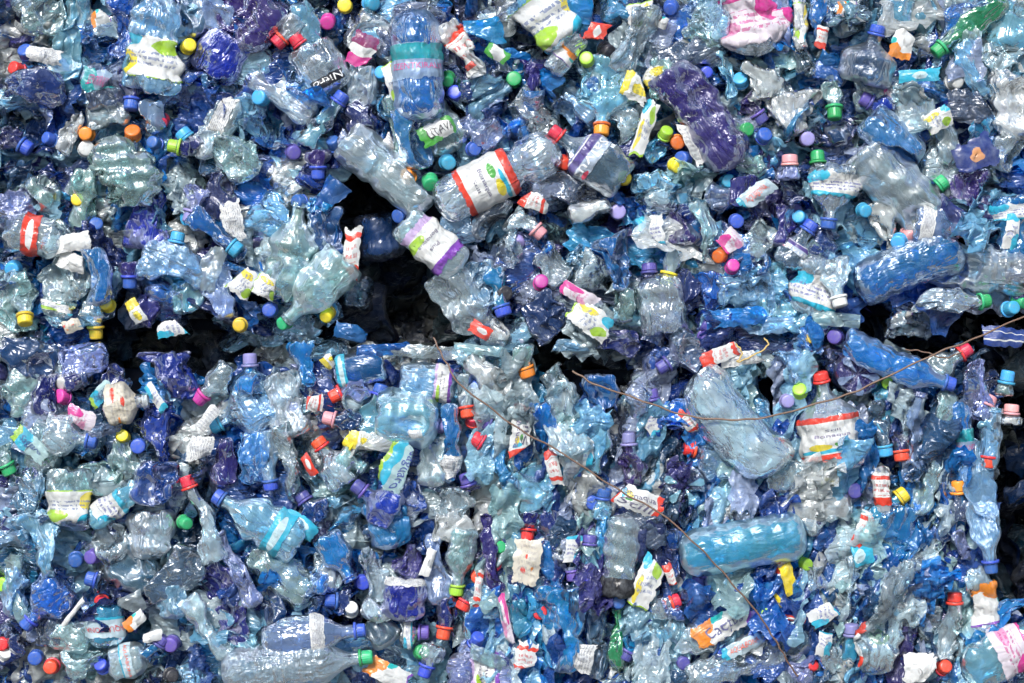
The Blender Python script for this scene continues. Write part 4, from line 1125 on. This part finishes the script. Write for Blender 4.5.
K 705 337 v .1 .1 -8
K 800 218 c -.4 0 -4
K 863 210 c .2 .1 -8
K 899 241 c -.2 .1 -16 | light blue cap facing forward above the large blue side-lying bottle
K 908 233 p 0 .3 -8
K 1009 309 c .1 0 -10 | light blue cap at the right end of the dark gap
K 1018 300 g .3 .3 -2
K 797 296 b -.3 .2 -2
K 836 337 v -.3 0 -6
K 813 339 y 0 -.2 -8
K 65 381 w -.2 .4 -4
K 64 397 m -.3 .1 -6
K 85 378 k 0 .2 -2
K 123 437 y .2 0 -8 | yellow cap below the cream egg-shaped bottle
K 139 446 b 0 0 -8
K 442 426 u .5 0 -6
K 473 421 r 0 -.6 -4
K 478 387 b 0 -.5 -6
K 592 502 b .1 .2 -6
K 573 472 b .1 .1 -4
K 800 392 l -.1 -.1 -12 | lime green cap above the red-capped Bonaqua label
K 787 401 u 0 0 -8
K 841 467 r 0 -.1 -8
K 853 491 v .3 .1 -6
K 888 381 l .1 .3 -4
K 922 446 r .3 0 -2
K 890 603 y .1 .1 8
K 184 522 g .2 0 -6
K 76 559 b .1 .1 -6
K 94 556 v -.3 0 -4
K 4 584 l -.1 0 -6
K 102 602 r .1 0 -4
K 4 643 r 0 0 -6
K 6 655 w 0 -.2 -6
K 36 657 b 0 .3 -6
K 52 666 r 0 0 -10 | red cap facing forward at the lower left bottom ; the bottom left red cap
K 103 667 b 0 -.3 -6
K 172 643 v 0 .1 -6
K 171 675 k 0 .2 -4
K 291 571 b .4 -.1 -8
K 351 610 w .1 -.1 -8 | white cap above the lilac rounded bottle ; the white cap
K 362 582 b 0 -.2 -2
K 421 652 g .3 -.2 -4
K 498 548 g 0 .1 -6
K 494 565 r 0 .1 -8
K 478 576 r -.2 .1 -4
K 495 601 b 0 -.4 -6
K 540 611 r 0 .1 -8 | red cap left of the bulging blue bottle
K 583 595 n 0 0 -6
K 617 602 b 0 .1 -12 | blue cap facing forward under the black foot
K 752 617 v 0 0 -4
K 765 612 l .1 .1 -14 | lime green cap right of the folded orange label
K 682 662 v 0 .1 -4
K 803 563 l .3 0 -6
K 770 610 l -.2 .1 0
K 809 667 r .2 -.2 -6
K 777 664 r -.2 -.2 -4
K 943 668 r .1 0 -12 | red cap facing forward left of the magenta-labelled corner bottle
K 184 606 b .5 0 -2
K 594 625 b .4 .1 0
"""
PL['S'] = plastic('slate_blue_plastic', (0.30, 0.50, 0.72), 0.42, (0.10, 0.23, 0.42)); PLW['S'] = 'slate blue'
DES['wh'] = (printed('blank_white_film', [], base=(.82, .83, .82), dens=1.0), 'blank white film')
DES['yy'] = (printed('bright_yellow_film', [], base=(.86, .66, .03), dens=1.0), 'bright yellow film')

VOID = [(350, 196), (374, 182), (402, 202), (432, 240), (445, 285), (478, 336), (352, 340), (338, 300), (352, 262)]
GAPS = [(100, 341, 292, 352), (548, 351, 636, 362), (862, 318, 1080, 344), (300, 326, 545, 342)]
def inpoly(x, y, P):
    c = False
    for i in range(len(P)):
        (x1, y1), (x2, y2) = P[i], P[i - 1]
        if (y1 > y) != (y2 > y) and x < (x2 - x1) * (y - y1) / (y2 - y1) + x1: c = not c
    return c
def is_void(x, y, m=0):
    if inpoly(x, y, VOID): return True
    for a, b, c, d in GAPS[:3]:
        if a - m < x < c + m and b - m < y < d + m: return True
    edge = 997 - 8 * math.sin(y / 30)
    return 345 < y and x > edge + (0 if y < 590 else 200)

def near_void(x, y, rx, ry):
    return any(is_void(x + a * rx, y + b * ry) for a in (-1, 0, 1) for b in (-1, 0, 1))

def parse():
    for ln in T.strip().splitlines():
        lab = mark = None
        if '|' in ln:
            ln, lab = ln.split('|'); lab = lab.strip()
            if ';' in lab: lab, mark = [s.strip() for s in lab.split(';')]
        t = ln.split()
        if t[0] == 'S':
            x, y, w, h, a = map(float, t[1:6]); d = t[6]; z = float(t[7])
            film = d[0] == 'F'
            sheet(x, y, w, h, a, None if film else d, d[1] if film else None, z, label=lab, landmark=mark,
                  name='plastic_film' if film else 'label_scrap', cat='plastic film' if film else 'label scrap',
                  fold=3 if film else 2, amp=3.2 if film else 1.7,
                  group='torn plastic films in the bales' if film else 'torn bottle labels in the bales')
        elif t[0] == 'K':
            loose_cap(float(t[1]), float(t[2]), t[3], float(t[4]), float(t[5]), float(t[6]), label=lab, landmark=mark)
        else:
            x0, y0, x1, y1, w = map(float, t[:5]); kw = {}
            for f in t[9:]:
                if f[0] == 'T': kw['tilt'] = float(f[1:])
                elif f[0] == '=': kw['des'] = f[1:]
                elif f[0] == '@': kw['lt'] = tuple(map(float, f[1:].split(',')))
                elif f[0] == 'a': kw['arc'] = min(0.9, float(f[1:]) * 0.75)
                elif f == 'R': kw['ribs'] = True
                elif f[0] == 'b': kw['bend'] = float(f[1:])
                elif f == 'f': kw['flip'] = True
                elif f == 'dome': kw['dome'] = True
                elif f[0] == 'w': kw['waist'] = float(f[1:])
            z = float(t[8])
            for a_, b_ in ((96, 300), (545, 640)):        # keep the seam between the two rows open
                if a_ < (x0 + x1) / 2 < b_:
                    if 322 < max(y0, y1) < 346: y0 -= 9; y1 -= 9
                    elif 340 < min(y0, y1) < 370: y0 += 8; y1 += 8
            # the body's own half thickness keeps its front near the bale face
            k = int(t[7]); z += w * 0.5 * (0.85, 0.65, 0.5, 0.32)[k]
            if kw.get('tilt', 0) < -40: z += 10
            bottle(x0, y0, x1, y1, w, t[5], t[6], k, z, label=lab, landmark=mark, **kw)
parse()
n_hand = COUNT['bottle']

# bottles in the places still bare: a step further back
rs = random.Random(11)
cov = np.zeros((175, 265), dtype=bool)      # 4-unit cells from (-16, -8)
def stamp(px, py, r):
    yy, xx = np.ogrid[:175, :265]
    cov[((xx * 4 - 16 - px) ** 2 + (yy * 4 - 8 - py) ** 2) < r * r] = True
for p in PLACED:
    a = math.radians(p['ang']); n = max(1, int(p['L'] / 10))
    for i in range(n + 1):
        s = (i / n - .5) * p['L'] * 0.9
        stamp(p['x'] + s * math.cos(a), p['y'] - s * math.sin(a), p['w'] * 0.42)
pal = 'CCGWPPPPPAAAMBBBDDVNSL'
capal = '..............bbvvcr-'
tries = 0
while COUNT['bottle'] < 300 and tries < 6000:
    tries += 1
    x = rs.uniform(0, 1024); y = rs.uniform(0, 683)
    if is_void(x, y, 6): continue
    ix, iy = int((x + 16) / 4), int((y + 8) / 4)
    if tries < 4500 and cov[iy, ix]: continue
    right = x > 480 and y > 370
    ang = rs.gauss(math.pi / 2, 0.35) if right or x > 420 and rs.random() < .4 else rs.uniform(0, 6.28)
    L = rs.uniform(48, 95) if not right else rs.uniform(70, 130); w = rs.uniform(30, 54) if not right else rs.uniform(18, 30)
    dx, dy = math.cos(ang) * L / 2, math.sin(ang) * L / 2
    if rs.random() < .5: dx, dy = -dx, -dy
    nx_, ny_ = -dy / L * w, dx / L * w
    if any(is_void(x + dx * a_ + nx_ * b_, y + dy * a_ + ny_ * b_) for a_ in (-1, -.5, 0, .5, 1) for b_ in (-1, 0, 1)): continue
    k = rs.choice((1, 2, 3, 3)) if not right else rs.choice((2, 3, 3))
    bottle(x - dx, y - dy, x + dx, y + dy, w, rs.choice(pal), rs.choice(capal), k, 12 + w * .3 + rs.uniform(0, 8),
           des=rs.choice(['wc', 'ww', 'rw', 'wg', 'ag', 'pu', 'cy', 'lv']) if rs.random() < .2 else None, tilt=rs.uniform(-8, 18))
    for q in (-.5, 0, .5): stamp(x + dx * q * 1.6, y + dy * q * 1.6, w * 0.45)

# ------------------------------------------------------------------ the uncountable crushed plastic behind and around
def mass(name, label, items, seed, mat='mass'):
    rng = np.random.default_rng(seed)
    forms = []
    for i in range(14):
        k = (1, 2, 3, 2)[i % 4]
        G, x, nl = bottle_grid(rng, 60 + 30 * rng.random(), 30 + 14 * rng.random(), k, i % 2 == 0, cells=1.55)
        V = G.reshape(-1, 3); forms.append((V, grid_faces(G.shape[0], G.shape[1], True)))
    for i in range(12):          # crumpled film flaps and long pressed strips
        a, b = 30, 18
        hx, hy = ((30, 20), (38, 16), (58, 12))[i % 3]
        X, Y = np.meshgrid(np.linspace(-hx, hx, a), np.linspace(-hy, hy, b), indexing='ij')
        p = np.stack([X + wave(Y, rng, 3, 14) * 4, Y + wave(X, rng, 3, 14) * 3, wave(X + Y, rng, 3, 30) * 5], -1).reshape(-1, 3)
        lx = 13 if i % 3 < 2 else 34
        p[:, 2] += (crease((p[:, 0] + 80) / lx, (p[:, 1] + 50) / (8 if i % 3 < 2 else 4.5), rng) * 4.5 + crease((p[:, 0] + 80) / (6 if i % 3 < 2 else 15), (p[:, 1] + 50) / 5, rng) * 1.8)
        forms.append((p, grid_faces(a, b, False)))
    Vs, Fs, Cs, off = [], [], [], 0
    for (x, y, z, dark) in items:
        V, F = forms[int(rng.integers(14 if z < 25 else 0, len(forms)))]
        if z < 16.5 and x > 480 and y > 380: V, F = forms[int(rng.choice((16, 19, 22, 25)))]
        a = rng.random(3) * 6.28
        if z < 30: a[0] = rng.normal() * 0.35; a[1] = 3.14 + rng.normal() * 1.0
        if x > 480 and y > 370: a[2] = math.pi / 2 + rng.normal() * 0.22
        R = (Matrix.Rotation(a[2], 3, 'Z') @ Matrix.Rotation((a[1] - 3.14) * 0.22, 3, 'Y') @ Matrix.Rotation(a[0], 3, 'X'))
        R = np.array(R); s = (1.25 if z > 30 else 1.0) + 0.55 * rng.random()
        q = (V * s) @ R.T                        # local x right, y up, z toward the viewer
        if mat == 'mass' and any(is_void(x + v[0], y - v[1]) for v in q[::9]): continue
        c = pos(x, y, z)
        W_ = np.stack([c.x + q[:, 0] * U, c.y - q[:, 2] * U, c.z + q[:, 1] * U], -1)
        col = TINTS[int(rng.integers(0, len(TINTS)))]
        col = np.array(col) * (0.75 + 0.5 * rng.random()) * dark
        Vs.append(W_); Fs.append(F + off); off += len(V)
        Cs.append(np.repeat(np.append(col, 1.0)[None], len(V), 0))
    me = mesh_from(name, np.concatenate(Vs), np.concatenate(Fs), PL[mat])
    at = me.color_attributes.new('tint', 'FLOAT_COLOR', 'POINT')
    at.data.foreach_set('color', np.concatenate(Cs).astype(np.float32).ravel())
    o = link(name, me); o['label'] = label; o['category'] = 'crushed plastic'; o['kind'] = 'stuff'
    return o
TINTS = [(.66, .84, .92), (.66, .84, .92), (.50, .78, .82), (.24, .62, .92), (.24, .62, .92), (.40, .74, .95), (.06, .46, .86), (.01, .28, .82), (.01, .28, .82), (.008, .18, .68), (.005, .09, .45), (.01, .12, .55),
         (.03, .13, .5), (.01, .08, .40), (.01, .05, .30), (.06, .06, .3), (.03, .12, .28), (.45, .55, .80), (.82, .87, .88), (.82, .87, .88), (.66, .84, .92), (.40, .74, .95)]
PL['deep'] = plastic('shade_tinted_mixed_plastic', (.1, .1, .1), 0.5, attr=True, gloss=0.25, rough=0.3)  # for pieces in the gaps: shade put into darkened tints, gloss kept low
PL['mass'] = plastic('pressed_mixed_plastic', (.5, .5, .5), 0.44, attr=True, gloss=0.85)
rm = random.Random(5)
def field(n, x0, x1, y0, y1, z0, z1, test, dark):
    out = []
    while len(out) < n:
        x, y = rm.uniform(x0, x1), rm.uniform(y0, y1)
        if test(x, y): out.append((x, y, rm.uniform(z0, z1), dark))
    return out
near = field(560, -60, 1084, -60, 745, 42, 58, lambda x, y: not is_void(x, y), 1.1)
near += field(600, -60, 1084, -60, 745, 54, 78, lambda x, y: not is_void(x, y), 1.0)
near += field(340, -30, 1054, -30, 715, 23, 31, lambda x, y: not is_void(x, y), 1.1)
near += field(140, 480, 985, 385, 700, 11, 16, lambda x, y: not is_void(x, y), 1.15)
rim = field(260, -170, 1200, -170, 850, 20, 60, lambda x, y: (x < -20 or x > 1044 or y < -20 or y > 703) and not (1000 < x < 1075 and 345 < y < 600) and not is_void(x, y), 0.8)
mass('crushed_plastic', 'countless small crushed blue and clear plastic pieces packed between the bottles', near + rim, 3)
deep = field(60, 330, 500, 170, 350, 150, 210, lambda x, y: True, 0.14)  # low tint factor paints in the shade of the hollow and seams
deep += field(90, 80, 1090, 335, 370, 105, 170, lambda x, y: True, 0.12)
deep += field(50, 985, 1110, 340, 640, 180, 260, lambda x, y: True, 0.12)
mass('shade_tinted_plastic', 'crushed plastic deep inside the gaps between the bales, tinted dark as shade', deep, 9, 'deep')

# ------------------------------------------------------------------ bale bodies, ground, wires
core, nt, out = newmat('shade_coloured_pressed_plastic')  # near-black colour stands in for the shade inside and behind the bales
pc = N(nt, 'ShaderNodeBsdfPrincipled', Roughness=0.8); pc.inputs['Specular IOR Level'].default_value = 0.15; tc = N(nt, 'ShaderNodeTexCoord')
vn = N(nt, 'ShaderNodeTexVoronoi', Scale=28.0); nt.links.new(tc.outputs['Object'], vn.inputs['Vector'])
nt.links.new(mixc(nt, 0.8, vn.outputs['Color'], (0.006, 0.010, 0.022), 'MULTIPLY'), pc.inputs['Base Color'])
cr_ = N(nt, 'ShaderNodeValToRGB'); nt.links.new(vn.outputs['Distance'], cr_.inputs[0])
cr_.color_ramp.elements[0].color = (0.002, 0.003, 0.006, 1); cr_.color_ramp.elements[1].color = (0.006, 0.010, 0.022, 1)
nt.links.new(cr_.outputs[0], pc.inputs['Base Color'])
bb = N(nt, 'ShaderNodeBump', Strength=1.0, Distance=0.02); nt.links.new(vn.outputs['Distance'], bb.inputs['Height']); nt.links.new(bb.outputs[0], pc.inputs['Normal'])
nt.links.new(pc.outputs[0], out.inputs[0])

def block(name, poly, z0, z1, label):
    """bale body: outline on the face, from z0 back to z1, surface roughened"""
    fr = [pos(x, y, z0) for x, y in poly]; bk = [Vector((v.x, z1 * U, v.z)) for v in fr]
    import bmesh
    bm = bmesh.new()
    a = [bm.verts.new(v) for v in fr]; b = [bm.verts.new(v) for v in bk]
    bm.faces.new(a); bm.faces.new(b[::-1])
    for i in range(len(a)): bm.faces.new((a[i], b[i], b[i - 1], a[i - 1]))
    bmesh.ops.recalc_face_normals(bm, faces=bm.faces)
    bmesh.ops.triangulate(bm, faces=bm.faces)
    bmesh.ops.subdivide_edges(bm, edges=[e for e in bm.edges if e.calc_length() > .12], cuts=5, use_grid_fill=True)
    r = random.Random(len(poly))
    for v in bm.verts: v.co += Vector((r.uniform(-1, 1), r.uniform(-1, 1), r.uniform(-1, 1))) * 0.008
    me = bpy.data.meshes.new(name); bm.to_mesh(me); bm.free(); me.materials.append(core)
    o = link(name, me); o['label'] = label; o['category'] = 'bale'; o['group'] = 'stacked bales of pressed plastic'
    return o
Y1 = 500
block('bale', [(-170, -170), (322, -170), (328, 326), (-170, 330)], 84, Y1, 'pressed body of the upper left bale, coloured dark for shade')
block('bale', [(366, -170), (1200, -170), (1200, 312), (860, 314), (850, 336), (500, 336), (462, 300), (420, 225), (366, 170)], 84, Y1, 'pressed body of the upper right bale, coloured dark for shade')
block('bale', [(-170, 366), (990, 368), (984, 945), (-170, 945)], 84, Y1, 'pressed body of the long lower bale, coloured dark for shade')
block('bale', [(1078, 352), (1500, 352), (1500, 945), (1078, 945)], 60, Y1, 'unseen neighbouring bale at the lower right, added to shade the gap')  # out of frame, placed to keep light off the right-hand gap
block('bale', [(-260, -260), (1500, -260), (1500, 945), (-260, 945)], 560, 1100, 'bales standing in the row behind, coloured dark for shade')

gm, nt, out = newmat('concrete_yard'); p = N(nt, 'ShaderNodeBsdfPrincipled', Roughness=0.85); tc = N(nt, 'ShaderNodeTexCoord')
gn = N(nt, 'ShaderNodeTexNoise', Scale=3.0, Detail=8.0); nt.links.new(tc.outputs['Object'], gn.inputs['Vector'])
nt.links.new(mixc(nt, gn.outputs['Fac'], (0.12, 0.12, 0.115), (0.26, 0.25, 0.24)), p.inputs['Base Color']); nt.links.new(p.outputs[0], out.inputs[0])
gz = pos(0, 945, 0).z
g = link('ground', mesh_from('ground', [(-150, -150, gz), (150, -150, gz), (150, 150, gz), (-150, 150, gz)], [(0, 1, 2, 3)], gm, smooth=False))
g['kind'] = 'structure'

def wire(pts, r, mat, name, label, cat):
    """smooth wire through picture points (x, y, depth)"""
    P_ = [np.array(pos(*p)) for p in pts]; P_ = [2 * P_[0] - P_[1]] + P_ + [2 * P_[-1] - P_[-2]]
    path = []
    for i in range(1, len(P_) - 2):
        for s in np.linspace(0, 1, 14, endpoint=False):
            a, b, c, d = P_[i - 1:i + 3]
            path.append(0.5 * ((2 * b) + (-a + c) * s + (2 * a - 5 * b + 4 * c - d) * s * s + (-a + 3 * b - 3 * c + d) * s ** 3))
    path.append(P_[-2]); path = np.array(path)
    q_ = np.arange(len(path)); path += np.stack([np.sin(q_ * .9) + np.sin(q_ * .37 + 1), np.sin(q_ * .5), np.sin(q_ * .7 + 2) + np.sin(q_ * .23)], 1) * 0.45 * U
    tg = np.gradient(path, axis=0); tg /= np.linalg.norm(tg, axis=1, keepdims=True)
    up = np.array([0, -1.0, 0]); s1 = np.cross(tg, up); s1 /= np.linalg.norm(s1, axis=1, keepdims=True); s2 = np.cross(s1, tg)
    V = np.stack([path + (s1 * math.cos(a) + s2 * math.sin(a)) * r * U for a in np.linspace(0, 6.283, 8, endpoint=False)], 1)
    o = link(name, mesh_from(name, V.reshape(-1, 3), grid_faces(len(path), 8, True), mat))
    o['label'] = label; o['category'] = cat
    return o
wire([(1034, 312, -10), (985, 334, -22), (940, 352, -30), (880, 380, -32), (840, 397, -30), (780, 414, -34), (735, 420, -32), (690, 416, -26), (640, 400, -22), (600, 386, -18), (572, 371, -10)],
     0.95, M_WIRE, 'baling_wire', 'long rusty wire sagging from the right edge across the big clear slanting bottle', 'wire')
wire([(433, 338, -8), (446, 362, -18), (462, 386, -24), (512, 424, -24), (560, 452, -26), (612, 486, -28), (658, 512, -28), (700, 548, -32), (738, 590, -30), (766, 625, -28), (782, 652, -26), (797, 676, -16)],
     0.9, M_WIRE, 'baling_wire', 'rusty wire running diagonally down across the big turquoise bottle', 'wire')
wire([(735, 344, -12), (742, 352, -14), (738, 362, -14), (752, 356, -16), (768, 345, -14), (764, 338, -10)], 0.8, M_BAND, 'string', 'short yellow-brown string loop beside the red and white label flap', 'string')
wire([(905, 350, -4), (925, 352, -8), (945, 358, -8), (962, 352, -2)], 0.7, M_WIRE, 'wire_end', 'short thin wire end below the right dark gap', 'wire')
bpy.data.objects['wire_end'].name = 'baling_wire'

# ------------------------------------------------------------------ descriptions
LM = [p for p in PLACED if p['landmark']]
def words(p):
    if p['kind'] == 'cap':
        return CAPC[p['cap']][0] + ' bottle cap'
    if p['kind'] == 'sheet':
        return (DES[p['des']][1] + ' scrap') if p['des'] else (PLW[p['pl']] + ' creased film')
    a = p['ang'] % 180
    s = 'crushed ' if p['k'] >= 2 else 'dented '
    s += PLW[p['pl']] + ' bottle'
    c = p['cap'].lower()
    if p['des']: s += ' with ' + DES[p['des']][1]
    elif c == '-': s += ' with open neck'
    elif c != '.': s += ' with ' + CAPC[c][0] + ' cap'
    return s
def rel(p, q):
    dx, dy = p['x'] - q['x'], p['y'] - q['y']
    far = math.hypot(dx, dy) > 110
    if abs(dx) > 2.2 * abs(dy): r = 'right of' if dx > 0 else 'left of'
    elif abs(dy) > 2.2 * abs(dx): r = 'below' if dy > 0 else 'above'
    else: r = ('lower ' if dy > 0 else 'upper ') + ('right of' if dx > 0 else 'left of')
    return r + ' '
used = {p['label'] for p in PLACED if p['label']}
SUF = ['nearest ', 'second ', 'third ', 'fourth ', 'fifth ', 'sixth ']
for p in PLACED:
    if p['label']: continue
    w = words(p); L2 = sorted(LM, key=lambda q: math.hypot(q['x'] - p['x'], q['y'] - p['y']))
    cand = []
    for q in L2[:4]: cand.append(f"{w}, {rel(p, q)}{q['landmark']}")
    a = p['ang'] % 180
    o_ = 'upright ' if 60 < a < 120 else 'lying ' if (a < 30 or a > 150) else 'slanting '
    if p['kind'] != 'cap':
        sz = 'small ' if p['L'] * p['w'] < 1300 else 'large ' if p['L'] * p['w'] > 2600 else ''
        cand += [f"{o_}{sz}{c}" for c in cand]
    q, r = L2[0], L2[1]
    cand += [f"{w} between {q['landmark']} and {r['landmark']}"]
    cand += [f"{s}{w}, {rel(p, q)}{q['landmark']}" for s in SUF[1:] for q in L2[:3]]
    for c in cand:
        if c not in used and 4 <= len(c.split()) <= 16: break
    p['label'] = c; used.add(c)
for p in PLACED: p['o']['label'] = p['label']
print('bottles', COUNT['bottle'], 'by hand', n_hand, 'things', len(PLACED), 'tries', tries)

# ------------------------------------------------------------------ camera and daylight
cam = bpy.data.cameras.new('camera'); co = bpy.data.objects.new('camera', cam); COL.objects.link(co)
co.location = (0, -DIST, ZC); co.rotation_euler = (math.radians(90), 0, 0)
cam.sensor_width = 36; cam.lens = 36 * DIST / (1024 * U); cam.clip_end = 500
sc.camera = co
SUN_EL, SUN_AZ = 37, -17          # azimuth measured from straight behind the camera, minus = to its left
w = bpy.data.worlds.new('World'); sc.world = w; w.use_nodes = True
nt = w.node_tree; nt.nodes.clear()
sky = nt.nodes.new('ShaderNodeTexSky'); sky.sky_type = 'NISHITA'; sky.sun_disc = False
sky.sun_elevation = math.radians(SUN_EL); sky.sun_rotation = math.radians(180 - SUN_AZ)
sky.air_density = 1.0; sky.dust_density = 0.6; sky.ozone_density = 1.0
bg = nt.nodes.new('ShaderNodeBackground'); bg.inputs['Strength'].default_value = 0.15
wo = nt.nodes.new('ShaderNodeOutputWorld'); nt.links.new(sky.outputs[0], bg.inputs[0]); nt.links.new(bg.outputs[0], wo.inputs[0])
sl = bpy.data.lights.new('sun', 'SUN'); sl.energy = 5.0; sl.angle = math.radians(15); sl.color = (1, 0.965, 0.91)
so = bpy.data.objects.new('sun', sl); COL.objects.link(so)
e, a = math.radians(SUN_EL), math.radians(SUN_AZ)
d = Vector((math.sin(a) * math.cos(e), -math.cos(a) * math.cos(e), math.sin(e)))   # toward the sun
so.rotation_euler = d.to_track_quat('Z', 'Y').to_euler()
sc.view_settings.view_transform = 'Standard'; sc.view_settings.look = 'None'; sc.view_settings.exposure = 0
cy = sc.cycles
cy.max_bounces = 4; cy.transparent_max_bounces = 9; cy.diffuse_bounces = 2; cy.glossy_bounces = 2; cy.transmission_bounces = 2
cy.use_adaptive_sampling = True; cy.adaptive_threshold = 0.05; cy.adaptive_min_samples = 12
cy.caustics_reflective = False; cy.caustics_refractive = False
